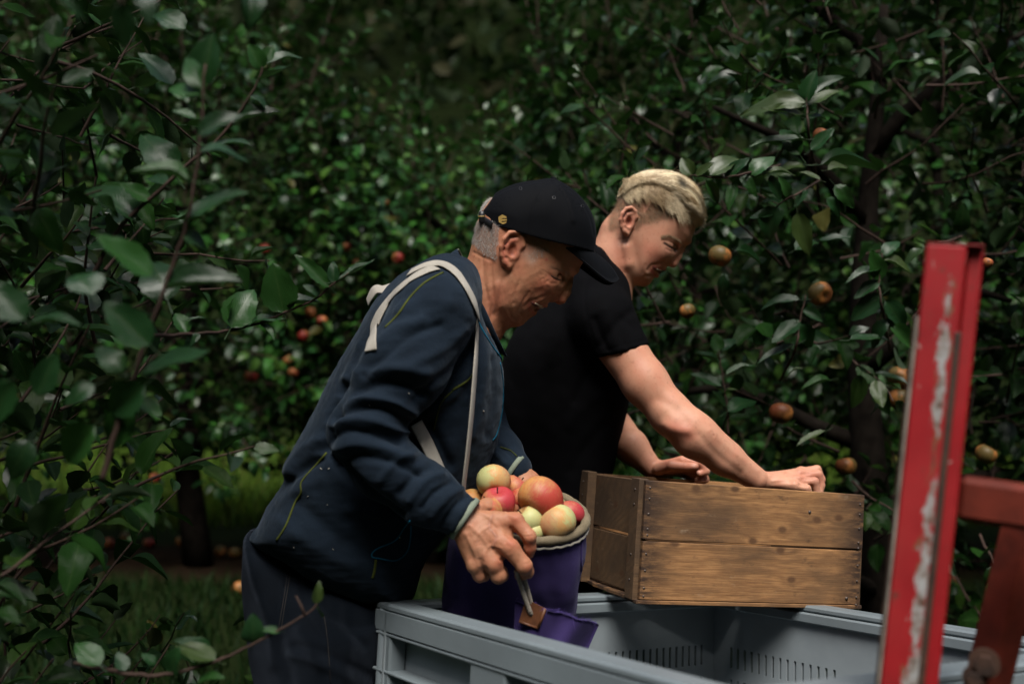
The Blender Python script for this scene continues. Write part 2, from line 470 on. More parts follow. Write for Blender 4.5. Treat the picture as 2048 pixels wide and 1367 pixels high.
# skin with painted colour, pores and blotches
def skin(name, bumpy, rough=.48):
    t = NT(name); v = t.coord('Object'); a = t.attr('Col'); n1 = t.noise(v, 38, 4, .6); n2 = t.noise(v, 240, 3, .6); n3 = t.noise(v, 90, 2)
    c = t.mix(t.ramp(n1, [(.4, 0), (.72, .38)]), a, t.mix(.7, a, (.42, .11, .065)))
    c = t.mix(t.ramp(n3, [(.56, 0), (.74, .25)]), c, (.16, .06, .03))
    t.color(c); t.normal(t.bump(t.math('ADD', n2, t.math('MULTIPLY', n3, .6)), bumpy, .0012)); t.set(Roughness=rough)
    t.b.inputs['Subsurface Weight'].default_value = .12; t.b.inputs['Subsurface Radius'].default_value = (.010, .004, .002); t.b.inputs['Subsurface Scale'].default_value = 1.0
    t.b.inputs['Specular IOR Level'].default_value = .27
    return t.m
M['skin_old'] = skin('weathered_skin', .35, .55); M['skin_young'] = skin('young_skin', .22, .52)
def fabric(name, c, var=.2, fine=900, bumpy=.4, sheen=0., rough=.9, sheencol=(.5, .6, .8), weave=False, attr=False, blot=14):
    t = NT(name); v = t.coord('Object'); n1 = t.noise(v, blot, 4); n2 = t.noise(v, fine, 2)
    c = np.array(c); col = t.ramp(n1, [(.3, tuple(c*(1-var))), (.7, tuple(c*(1+var)))])
    col = t.mix(t.ramp(n2, [(.4, 0), (.8, .5)]), col, tuple(np.minimum(c*1.9, .95)))
    h = t.math('ADD', n2, t.math('MULTIPLY', t.noise(v, fine*.25, 2), .7))
    if weave:
        w = t.n('ShaderNodeTexWave'); w.inputs['Scale'].default_value = 260; w.inputs['Distortion'].default_value = 1.5; t.l(t.coord('Object', (1, .3, .25), (0, .5, .2)), w.inputs[0])
        col = t.mix(t.math('MULTIPLY', w.outputs['Fac'], .35), col, tuple(np.minimum(c*1.7, .95))); h = t.math('ADD', h, w.outputs['Fac'])
    t.color(col); t.normal(t.bump(h, bumpy, .0008)); t.set(Roughness=rough)
    t.b.inputs['Sheen Weight'].default_value = sheen; t.b.inputs['Sheen Roughness'].default_value = .45; t.b.inputs['Sheen Tint'].default_value = tuple(sheencol)+(1,)
    t.b.inputs['Specular IOR Level'].default_value = .06
    return t.m
M['fleece'] = fabric('navy_fleece', (.0075, .0125, .0200), .25, 700, .55, .14, sheencol=(.4, .5, .6))
M['denim'] = fabric('dark_denim', (.0017, .0031, .0052), .7, 420, .8, .1, weave=True, blot=9)
M['tee'] = fabric('black_jersey', (.0016, .0016, .0021), .2, 1100, .2, .0, sheencol=(.4, .4, .5))
M['cap'] = fabric('cap_cloth', (.0024, .0027, .0036), .15, 1500, .25, .03, rough=.75, sheencol=(.4, .45, .55))
M['canvas'] = fabric('purple_canvas', (.036, .025, .092), .25, 800, .5, .15, sheencol=(.4, .4, .5), weave=True, blot=11)
M['piping'] = fabric('khaki_canvas', (.13, .105, .068), .3, 700, .6, .1, sheencol=(.8, .75, .6), blot=25)
M['strap'] = fabric('cotton_webbing', (.27, .25, .215), .18, 900, .6, .05, weave=True, blot=18)
M['trim'] = fabric('pale_green_trim', (.15, .175, .135), .15, 900, .4)
M['stitch'] = fabric('olive_stitching', (.045, .054, .012), .3, 900, .5)
M['zip'] = fabric('teal_zip_tape', (.006, .075, .13), .2, 900, .4, rough=.6)
M['seam'] = fabric('jeans_stitching', (.022, .020, .019), .4, 600, .4)
M['rope'] = fabric('cotton_rope', (.25, .22, .18), .2, 500, .8, blot=60)
M['leather'] = simple('tan_leather', (.11, .04, .015), .55, .4, 60, .5)
M['metal'] = simple('dull_metal', (.25, .22, .18), .45, .3, 60, .2, .8)
M['buckle'] = simple('black_plastic', (.012, .012, .013), .35, .1, 40)
M['gold'] = simple('gold_print', (.34, .22, .06), .5, .1, 60)
M['shoe'] = simple('brown_boot_leather', (.05, .035, .025), .6, .3, 30, .3)
M['teeth'] = simple('teeth_enamel', (.55, .47, .34), .3, .1, 90)
M['mouth'] = simple('mouth_inside', (.09, .015, .012), .5, .2, 60)
M['lash'] = simple('lashes', (.03, .018, .012), .7, .2, 60)
M['eye'] = simple('eye_white', (.5, .45, .42), .15, .1, 60)
def hairmat(name):
    t = NT(name); t.color(t.attr('Col')); t.set(Roughness=.42); t.b.inputs['Specular IOR Level'].default_value = .6; return t.m
M['hair'] = hairmat('hair_strands')
# wood of the crate: long grain, rings round knots, dirt near the ends, own phase per board
def wood(name, c1, c2, dirty):
    t = NT(name); oi = t.n('ShaderNodeObjectInfo')
    tc = t.n('ShaderNodeTexCoord'); off = t.n('ShaderNodeVectorMath', operation='ADD'); t.l(tc.outputs['Object'], off.inputs[0])
    cmb = t.n('ShaderNodeCombineXYZ'); r = t.math('MULTIPLY', oi.outputs['Random'], 13.0); t.l(r, cmb.inputs[0]); t.l(r, cmb.inputs[1]); t.l(r, cmb.inputs[2]); t.l(cmb.outputs[0], off.inputs[1])
    def mapv(sc):
        mp = t.n('ShaderNodeMapping'); mp.inputs['Scale'].default_value = sc; t.l(off.outputs[0], mp.inputs[0]); return mp.outputs[0]
    vo = t.n('ShaderNodeTexVoronoi'); vo.voronoi_dimensions = '2D'; vo.inputs['Scale'].default_value = 7.5; kx = t.n('ShaderNodeSeparateXYZ'); t.l(off.outputs[0], kx.inputs[0]); kc = t.n('ShaderNodeCombineXYZ'); t.l(t.math('ADD', kx.outputs[0], kx.outputs[1]), kc.inputs[0]); t.l(t.math('MULTIPLY', kx.outputs[2], 1.5), kc.inputs[1]); t.l(kc.outputs[0], vo.inputs['Vector']); kd = vo.outputs['Distance']
    warp = t.math('MULTIPLY', t.math('POWER', t.math('MAXIMUM', t.math('SUBTRACT', .42, kd), 0.0), 1.3), 9.0)
    sx = t.n('ShaderNodeSeparateXYZ'); t.l(mapv((1, 1, 1)), sx.inputs[0])
    wob = t.noise(mapv((2.2, 2.2, 9)), 1.6, 3)
    ph = t.math('ADD', t.math('ADD', t.math('MULTIPLY', t.math('ADD', sx.outputs[2], sx.outputs[1]), 210.0), t.math('MULTIPLY', wob, 26.0)), t.math('MULTIPLY', warp, 2.4))
    ring = t.math('ADD', t.math('MULTIPLY', t.math('SINE', ph, 0), .5), .5)
    grain = t.noise(mapv((6, 90, 260)), 3.0, 5, .7)
    col = t.mix(t.math('MULTIPLY', ring, .5), c1, c2)
    col = t.mix(t.ramp(grain, [(.38, 0), (.62, .75)]), col, c2); fg = t.noise(mapv((9, 160, 420)), 2.2, 5, .75); col = t.mix(t.ramp(fg, [(.52, 0), (.64, .55)]), col, (.05, .027, .014)); col = t.mix(t.ramp(fg, [(.34, .4), (.44, 0)]), col, (.42, .27, .13))
    big = t.noise(mapv((3, 3, 6)), 1.6, 4); col = t.mix(t.ramp(big, [(.38, 0), (.62, dirty)]), col, (.055, .034, .020))
    spots = t.noise(mapv((22, 22, 40)), 1.2, 4, .7); col = t.mix(t.ramp(spots, [(.6, 0), (.72, .55)]), col, (.04, .025, .016))
    pale = t.noise(mapv((16, 16, 30)), 1.7, 3, .6); col = t.mix(t.ramp(pale, [(.66, 0), (.8, .3)]), col, (.42, .34, .24))
    col = t.mix(t.ramp(kd, [(.05, .85), (.11, 0)]), col, (.075, .035, .016))
    if name == 'weathered_pine':
        gx = t.n('ShaderNodeSeparateXYZ'); gc = t.n('ShaderNodeTexCoord'); t.l(gc.outputs['Generated'], gx.inputs[0]); e = t.math('ABSOLUTE', t.math('SUBTRACT', gx.outputs[0], .5))
        en = t.noise(mapv((14, 14, 55)), 1.3, 4, .7); em = t.math('MULTIPLY', t.ramp(e, [(.37, 0), (.485, 1)]), t.ramp(en, [(.38, 0), (.55, .95)])); col = t.mix(em, col, (.028, .016, .011))
    t.color(col); t.set(Roughness=.78); t.normal(t.bump(t.math('ADD', t.math('MULTIPLY', ring, .35), grain), .35, .0015)); t.b.inputs['Specular IOR Level'].default_value = .3
    return t.m
M['wood'] = wood('weathered_pine', (.40, .205, .082), (.15, .070, .028), .75)
M['wood_shaded'] = wood('shaded_pine', (.15, .085, .040), (.06, .034, .018), .9)  # grimy end boards, their shade put into a darker pine colour
M['nail'] = simple('nail_head', (.10, .08, .07), .5, .3, 80, .2, .6)
def plastic(name, c):
    t = NT(name); v = t.coord('Object'); n = t.noise(v, 5, 5, .6); s = t.noise(t.coord('Object', (1, 1, 5)), 20, 4, .7)
    c = np.array(c); col = t.ramp(n, [(.3, tuple(c*.82)), (.7, tuple(c*1.08))]); col = t.mix(t.ramp(s, [(.6, 0), (.75, .22)]), col, tuple(c*.6))
    t.color(col); t.set(Roughness=.42); t.normal(t.bump(t.noise(v, 300, 2), .08, .0006)); return t.m
M['bin'] = plastic('grey_bin_plastic', (.155, .185, .200))
M['bin_lit'] = plastic('grey_bin_plastic_lit', (.24, .275, .295))  # same plastic, lightened to put the light on the inner walls into its colour
# worn red paint over primer and rust (wear streaks run along the post: local z)
def paint_red(name, worn):
    t = NT(name); v = t.coord('Object'); red = t.ramp(t.noise(v, 9, 5, .6), [(.3, (.21, .005, .008)), (.7, (.34, .008, .013))])
    red = t.mix(t.ramp(t.noise(t.coord('Object', (1, 1, .25)), 45, 4, .7), [(.58, 0), (.75, .5)]), red, (.17, .03, .02))
    if worn:
        sx = t.n('ShaderNodeSeparateXYZ'); t.l(v, sx.inputs[0]); wob = t.noise(t.coord('Object', (1, 1, .5)), 22, 6, .8)
        x = t.math('ADD', sx.outputs[0], t.math('MULTIPLY', t.math('SUBTRACT', wob, .5), .010))
        d = t.math('ABSOLUTE', t.math('SUBTRACT', x, t.math('ADD', .0045, t.math('MULTIPLY', sx.outputs[2], -.012)))); 
        nf = t.noise(t.coord('Object', (1, 1, .3)), 70, 8, .8); nb = t.noise(t.coord('Object', (1, 1, .4)), 24, 4, .6); d = t.math('ADD', d, t.math('ADD', t.math('MULTIPLY', t.math('SUBTRACT', nf, .5), .050), t.math('MULTIPLY', t.math('SUBTRACT', nb, .5), .034)))
        below = t.math('LESS_THAN', sx.outputs[2], worn); m = t.math('MULTIPLY', t.math('LESS_THAN', d, t.math('SUBTRACT', .0022, t.math('MULTIPLY', sx.outputs[2], .007))), below)
        m2 = t.math('MULTIPLY', t.math('LESS_THAN', d, t.math('SUBTRACT', .0070, t.math('MULTIPLY', sx.outputs[2], .010))), t.math('MULTIPLY', below, t.ramp(t.noise(t.coord('Object', (1, 1, .3)), 60, 4, .7), [(.5, 0), (.56, 1)])))
        red = t.mix(m2, red, (.16, .07, .035)); red = t.mix(m, red, t.ramp(t.noise(v, 70, 3), [(.38, (.34, .35, .35)), (.55, (.22, .20, .18)), (.66, (.09, .045, .028))]))
    sp = t.noise(t.coord('Object', (1, 1, .4)), 26, 6, .8); red = t.mix(t.ramp(sp, [(.60, 0), (.64, .85)]), red, (.085, .032, .02))
    fade = t.noise(t.coord('Object', (1, 1, .7)), 6, 4, .6); red = t.mix(t.ramp(fade, [(.45, 0), (.75, .35)]), red, (.24, .05, .04)); chip = t.noise(t.coord('Object', (1, 1, .55)), 75, 5, .7); red = t.mix(t.ramp(chip, [(.67, 0), (.69, .8)]), red, (.34, .30, .27))
    t.color(red); t.set(Roughness=.5); t.normal(t.bump(t.math('ADD', t.noise(v, 60, 4), t.math('MULTIPLY', sp, .5)), .25, .001)); return t.m
M['red'] = paint_red('red_machine_paint', None); M['red_worn'] = paint_red('worn_red_paint', .33)
M['red_old'] = simple('faded_red_paint', (.095, .014, .007), .7, .6, 14, .6, spec=.2)
M['rust'] = simple('rusty_steel', (.04, .018, .010), .7, .6, 30, .6)
M['edge'] = simple('bare_primer', (.2, .18, .15), .6, .4, 50, .3)
# apples: pale green ground, red flush on one side, streaks and speckles
def applemat(name, red, ground, cover):
    t = NT(name); oi = t.n('ShaderNodeObjectInfo'); v = t.coord('Object'); sx = t.n('ShaderNodeSeparateXYZ'); t.l(v, sx.inputs[0])
    n = t.noise(v, 1.3, 3); st = t.noise(t.coord('Object', (9, 9, 1.1)), 1.6, 4, .65); sp = t.noise(v, 26, 2)
    f = t.math('ADD', t.math('ADD', t.math('MULTIPLY', sx.outputs[0], .34), t.math('MULTIPLY', n, .7)), t.math('MULTIPLY', st, .40))
    f = t.math('SUBTRACT', f, .52-cover)
    col = t.mix(t.ramp(f, [(.0, 0), (.62, 1)]), ground, red); fine = t.noise(t.coord('Object', (16, 16, 1.0)), 1.5, 5, .7); col = t.mix(t.math('MULTIPLY', t.ramp(fine, [(.5, 0), (.62, .8)]), t.ramp(f, [(.0, .15), (.35, 1)])), col, red)
    col = t.mix(t.ramp(f, [(.02, 0), (.14, .6), (.34, 0)]), col, (.55, .20, .05))
    col = t.mix(t.ramp(sp, [(.66, 0), (.74, .45)]), col, (.5, .42, .2))
    t.color(col); t.b.inputs['Specular IOR Level'].default_value = .3; t.set(Roughness=.5); t.b.inputs['Subsurface Weight'].default_value = .05; t.b.inputs['Subsurface Scale'].default_value = .01
    t.normal(t.bump(t.noise(v, 14, 3), .12, .002)); return t.m
M['apple_red'] = applemat('red_apple_skin', (.36, .034, .042), (.38, .27, .10), .62)
M['apple_mix'] = applemat('flushed_apple_skin', (.36, .045, .030), (.42, .34, .12), .42)
M['apple_green'] = applemat('green_apple_skin', (.42, .16, .08), (.42, .42, .18), .20)
M['apple_tree'] = applemat('orchard_apple_skin', (.15, .038, .012), (.10, .07, .02), .22)
M['apple_scarlet'] = applemat('scarlet_apple_skin', (.17, .014, .010), (.12, .045, .022), .4)
# ------------------------------------------------------------------ ground and hillside
def ground_z(x, y):
    x = np.asarray(x, float); y = np.asarray(y, float)
    z = .03*np.sin(x*1.3+.4)*np.sin(y*.9)+.015*np.sin(x*3.7+y*2.9)
    far = np.maximum(y-12, 0); z = z+np.minimum(far, 70)**1.12*.62*(1+.12*np.sin(x*.11+1))
    back = np.maximum(-5-y, 0); side = np.maximum(np.abs(x)-11, 0); z = z+np.minimum(back, 40)**1.1*.75+np.minimum(side, 50)*.45  # slopes out of view, added behind and beside to block low sky light
    return z
def build_ground():
    xs = np.concatenate([np.linspace(-160, -14, 20), np.linspace(-13, 13, 120), np.linspace(14, 160, 20)])
    ys = np.concatenate([np.linspace(-60, -3, 16), np.linspace(-2.5, 14, 110), np.linspace(15, 160, 40)])
    X, Y = np.meshgrid(xs, ys, indexing='ij'); V = np.stack([X.ravel(), Y.ravel(), ground_z(X, Y).ravel()], 1)
    t = NT('orchard_soil_and_turf'); v = t.coord('Object'); n1 = t.noise(v, .9, 5, .6); n2 = t.noise(v, 22, 5, .7)
    dirt = t.ramp(n2, [(.3, (.006, .0038, .0024)), (.7, (.022, .013, .007))]); grass = t.ramp(n2, [(.3, (.004, .007, .002)), (.7, (.011, .018, .004))])
    sx = t.n('ShaderNodeSeparateXYZ'); t.l(v, sx.inputs[0]); row = t.math('ABSOLUTE', t.math('SUBTRACT', sx.outputs[1], 5.9))
    m = t.math('ADD', row, t.math('MULTIPLY', n1, 1.2)); t.color(t.mix(t.ramp(t.math('MULTIPLY', m, .5), [(.45, 0), (.62, 1)]), dirt, grass)); t.set(Roughness=.95); t.b.inputs['Specular IOR Level'].default_value = .05
    t.normal(t.bump(n2, .8, .02))
    o = mesh_obj('ground', V, grid_faces(len(xs), len(ys))[:, ::-1], t.m); o['kind'] = 'structure'
build_ground()

def grass_patch(name, label_mat, cx, region, n, hmin, hmax, seed, cols):
    r = np.random.default_rng(seed); x = r.uniform(region[0], region[1], n); y = r.uniform(region[2], region[3], n)
    keep = snoise(np.stack([x, y, x*0], 1), .8, seed) > -.35; x = x[keep]; y = y[keep]; n = len(x)
    z = ground_z(x, y)-.005; h = r.uniform(hmin, hmax, n); a = r.uniform(0, 6.28, n); w = r.uniform(.003, .007, n)
    lean = r.uniform(.1, .8, n)*h; la = r.uniform(0, 6.28, n)
    b = np.stack([x, y, z], 1); s = np.stack([np.cos(a), np.sin(a), 0*a], 1)*w[:, None]; L = np.stack([np.cos(la), np.sin(la), 0*a], 1)*lean[:, None]; U = np.array([0, 0, 1.])*h[:, None]
    V = np.stack([b-s, b+s, b+s*.7+U*.55+L*.35, b-s*.7+U*.55+L*.35, b+U*.92+L], 1).reshape(-1, 3)
    i = np.arange(n)*5; F = [np.stack([i, i+1, i+2, i+3], 1), np.stack([i+3, i+2, i+4], 1)]
    c = np.array(cols)[r.integers(0, len(cols), n)]*r.uniform(.6, 1.3, (n, 1)); 
    t = NT(name+'_blades'); t.color(t.attr('Col')); t.set(Roughness=.6); t.b.inputs['Specular IOR Level'].default_value = .08
    o = mesh_obj('grass', V, F, t.m, col=c.repeat(5, 0)); tag(o, label_mat, 'grass', kind='stuff')
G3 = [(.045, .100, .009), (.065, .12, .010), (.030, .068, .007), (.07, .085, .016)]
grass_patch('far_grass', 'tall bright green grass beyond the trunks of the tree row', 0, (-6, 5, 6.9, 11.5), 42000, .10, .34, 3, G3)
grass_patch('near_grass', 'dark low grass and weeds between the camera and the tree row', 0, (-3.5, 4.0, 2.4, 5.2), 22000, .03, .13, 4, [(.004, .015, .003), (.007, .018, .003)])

# ------------------------------------------------------------------ leaves
def leaf_tpl(rows, cols, curl=.18, fold=.25, wave=.03, seed=0, ser=0.0):
    """leaf of length 1 along +Y, normal +Z, half width ~.3; returns verts, faces, uv"""
    r = np.random.default_rng(seed); ts = np.linspace(0, 1, rows+1); xs = np.linspace(-1, 1, cols)
    V = []; U = []
    r2 = np.random.default_rng(seed+40)
    for t in ts:
        w = .31*np.sin(np.pi*min(1, (t*.97+.015))**.82)**.8*(1-.18*t)
        if t == 0 or t == 1: w = .004
        for k, x in enumerate(xs):
            e = 1+(ser*((int(t*rows) % 2)*2-1) if abs(x) == 1 and 0 < t < 1 else 0)
            z = fold*abs(x)*w+wave*math.sin(t*9+k*1.7+seed)*abs(x)-curl*t*t
            V.append((x*w*e, t-.1*curl*t*t, z)); U.append(((x+1)/2, t))
    return np.array(V), grid_faces(rows+1, cols), np.array(U)
HERO = [leaf_tpl(12, 5, c, f, w, s, .05) for c, f, w, s in ((.10, .30, .02, 1), (.30, .45, .03, 2), (-.12, .35, .03, 3), (.45, .2, .04, 4), (.2, .7, .02, 5))]
MID = [leaf_tpl(4, 3, c, f, .02, s) for c, f, s in ((.10, .30, 1), (.32, .4, 2), (-.10, .45, 3), (.5, .3, 4))]
def stem_tpl(L=.28):
    V, F = tube([(0, -L, .03), (0, -L*.5, 0), (0, .02, 0)], [.014, .011, .010], 4, False); return V, F
def leafmesh(tpl, name, petiole=True):
    V, F, U = tpl; F = [F]
    if petiole:
        sv, sf = stem_tpl(); F[0] = np.concatenate([F[0], sf[0]+len(V)]); U = np.concatenate([U, np.full((len(sv), 2), .5)]); V = np.concatenate([V, sv])
    me_o = mesh_obj(name, V, F, M['leaf'], uv=U); me = me_o.data; bpy.data.objects.remove(me_o); return me
HERO_ME = [leafmesh(t, 'leaf_%d' % i) for i, t in enumerate(HERO)]
MID_ME = [leafmesh(t, 'leaf_small_%d' % i, False) for i, t in enumerate(MID)]
def frames(ax, nr):
    Y = ax/np.linalg.norm(ax, axis=1)[:, None]; Z = nr-(nr*Y).sum(1)[:, None]*Y; Z /= np.linalg.norm(Z, axis=1)[:, None]+1e-9
    X = np.cross(Y, Z); return np.stack([X, Y, Z], 2)
def leaf_objects(parent, pos, ax, nr, size, col, meshes, wscale=1.0):
    R = frames(ax, nr); pw = WORLD[parent.name]
    for i in range(len(pos)):
        o = bpy.data.objects.new('leaf', meshes[i % len(meshes)]); COL.objects.link(o)
        m = Matrix([[*(R[i][a]*size[i]), pos[i][a]-pw[a]] for a in range(3)]+[[0, 0, 0, 1]])
        m = m@Matrix.Diagonal((wscale, 1, 1, 1))
        o.parent = parent; o.matrix_basis = m; o.color = (*[float(c) for c in col[i][:3]], float(col[i][3]))
def leaf_stuff(name, parent, pos, ax, nr, size, col, tpls):
    R = frames(ax, nr); mb = []; Vs = []; Fs = []; Us = []; Cs = []; n0 = 0
    for k, (V, F, U) in enumerate(tpls):
        s = np.arange(len(pos)) % len(tpls) == k
        if not s.any(): continue
        W = np.einsum('nij,vj->nvi', R[s]*size[s][:, None, None], V)+pos[s][:, None]
        m = s.sum(); Vs.append(W.reshape(-1, 3)); Fs.append((F[None]+(np.arange(m)*len(V))[:, None, None]).reshape(-1, 4)+n0)
        Us.append(np.tile(U, (m, 1))); Cs.append(np.repeat(col[s], len(V), 0)); n0 += m*len(V)
    o = part(name, np.concatenate(Vs), [np.concatenate(Fs)], M['leaves'], parent, uv=np.concatenate(Us), col=np.concatenate(Cs)); o['kind'] = 'stuff'; return o
GREENS = np.array([(.0050, .020, .0034), (.0032, .013, .0027), (.0080, .030, .0045), (.0042, .016, .0050), (.013, .030, .0045)])
def shoot(r, p0, d, L, up=.35, n=6):
    P = [np.array(p0)]; d = np.array(d, float); d /= np.linalg.norm(d)
    for i in range(n):
        d = d+r.normal(size=3)*.10+np.array([0, 0, up])*.15; d /= np.linalg.norm(d); P.append(P[-1]+d*L/n)
    return np.array(P)
def shoot_leaves(r, P, step, size, droop=.15, start=.1, cluster=0):
    L = np.linalg.norm(np.diff(P, axis=0), axis=1); cum = np.concatenate([[0], np.cumsum(L)]); tot = cum[-1]
    k = max(2, int(tot/step)); out = []
    ang = r.uniform(0, 6.28)
    for i in range(k+cluster):
        t = start+(1-start)*min(1, (i+.6)/k); s = t*tot
        p = np.array([np.interp(s, cum, P[:, a]) for a in range(3)]); T = P[min(len(P)-1, np.searchsorted(cum, s))]-P[max(0, np.searchsorted(cum, s)-1)]
        T = T/(np.linalg.norm(T)+1e-9); ang += 2.4
        u = np.cross(T, (0, 0, 1.)); u = u/(np.linalg.norm(u)+1e-6); w = np.cross(T, u)
        side = math.cos(ang)*u+math.sin(ang)*w; open_ = .55+.5*(1-t)
        ax = T*(1-open_*.6)+side*open_+np.array([0, 0, -droop])*r.uniform(.2, 1.8)+r.normal(size=3)*.12; ax /= np.linalg.norm(ax)
        nr = np.array([0, 0, 1.])*1.0+T*.5+r.normal(size=3)*.42-side*.1
        sz = size*r.uniform(.65, 1.15)*(1-.45*max(0, t-.7)/.3*.8)
        out.append((p+ax*sz*.22, ax, nr, sz))
    return out
def visible_rank(pos, size):
    uv = proj(pos); d = pos[:, 1]; s = size/np.maximum(d, .3)
    inside = (uv[:, 0] > -20) & (uv[:, 0] < 2068) & (uv[:, 1] > -20) & (uv[:, 1] < 1387) & (d > .4)
    return np.where(inside, s+.02, -1/np.maximum(d, .1))
def finish_tree(root, L, tw, meshes, tpls, nobj, r, tints=None, name='foliage', gloss=(.30, .5, 1.3)):
    pos = np.array([l[0] for l in L]); ax = np.array([l[1] for l in L]); nr = np.array([l[2] for l in L]); sz = np.array([l[3] for l in L])
    tints = GREENS if tints is None else tints
    col = tints[r.integers(0, len(tints), len(L))]*r.uniform(.75, 1.3, (len(L), 1))
    yel = r.random(len(L)) < .015; col[yel] = np.array([(.09, .08, .02)])*r.uniform(.5, 1.0, (yel.sum(), 1))
    gl = np.where(r.random(len(L)) < gloss[0], r.uniform(gloss[1], gloss[2], len(L)), r.uniform(.05, .25, len(L))); col = np.concatenate([col, gl[:, None]], 1)
    # what shows largest: near the camera side of the crown and in the picture
    sc = visible_rank(pos, sz); o = np.argsort(-sc); a = o[:nobj]; b = o[nobj:]
    leaf_objects(root, pos[a], ax[a], nr[a], sz[a], col[a], meshes)
    if len(b): leaf_stuff(name, root, pos[b], ax[b], nr[b], sz[b], col[b], tpls)
    if tw:
        mb = MB()
        for P, r0, r1 in tw: mb.add(*tube(P, np.linspace(r0, r1, len(P)), 5, False))
        o = mb.build('twigs', M['twig'], root); o['kind'] = 'stuff'
def apple_tree(label, x, y, top, bottom, rx, ry, nshoots, leaf, seed, lean=0., group=None, trunk_r=.07, shoot_len=(.25, .6), step=.032, nobj=300, shell=.55, up=.5, hero=False, tall=8, dens=None, gloss=(.30, .5, 1.3), tints=None):
    r = np.random.default_rng(seed); z0 = float(ground_z(x, y))-.05
    root = thing('apple_tree', (x, y, z0+.05), label, 'apple tree', group)
    n = 9; tz = np.linspace(0, (top-z0)*.86, n); T = np.stack([x+lean*tz/tz[-1]+.05*np.sin(tz*2.3+seed), y+.05*np.cos(tz*1.9+seed), z0+tz], 1)
    V, F = tube(T, np.linspace(trunk_r*1.15, trunk_r*.2, n), 12); V += (snoise(V, 5, seed)[:, None])*.008*(V-np.array([x, y, 0]))/.08*np.array([1, 1, 0]); 
    part('trunk', V, F, M['bark'], root)
    limbs = []
    for i in range(9):
        h = bottom+(top-bottom)*(i+.5)/9*.8; a = i*2.4+seed; b = np.array([np.interp(h, T[:, 2], T[:, 0]), np.interp(h, T[:, 2], T[:, 1]), h])
        reach = (1-.5*(i/9))*.85; P = [b]
        for k in range(1, 6): P.append(b+np.array([math.cos(a)*rx*reach*k/5, math.sin(a)*ry*reach*k/5, .10*k*(.6+i*.12)-.012*k*k])+r.normal(size=3)*.02)
        P = np.array(P); limbs.append(P); part('branch', *tube(P, np.linspace(trunk_r*.42, .008, 6), 7), M['bark'], root)
    L = []; tw = []; c = np.array([x+lean*.5, y, (top+bottom)/2]); hz = (top-bottom)/2
    for i in range(nshoots):
        d = r.normal(size=3); d /= np.linalg.norm(d); rad = r.uniform(shell, 1)**.6
        p = c+d*rad*np.array([rx, ry, hz])*np.array([1, 1, .95])
        # uneven outline: bumps of the crown
        p += (p-c)*.16*snoise(p[None], .9, seed)[0]
        if dens is not None and r.random() > dens(p): continue
        out = (p-c)/np.array([rx, ry, hz]); dr = out*.8+np.array([0, 0, up])+r.normal(size=3)*.5
        P = shoot(r, p, dr, r.uniform(*shoot_len)); tw.append((P, .0045, .0016)); L += shoot_leaves(r, P, step, leaf, .2)
    for i in range(tall):          # long upright water shoots above the crown
        p = c+np.array([r.uniform(-.8, .8)*rx, r.uniform(-.6, .6)*ry, hz*.7]); P = shoot(r, p, (r.normal()*.25, r.normal()*.25, 1), r.uniform(.5, 1.0), .4, 8); tw.append((P, .006, .002)); L += shoot_leaves(r, P, step*1.05, leaf*.95, .1)
    finish_tree(root, L, tw, HERO_ME if hero else MID_ME, (HERO if hero else MID), nobj, r, gloss=gloss, tints=tints)
    return root
TREES = True
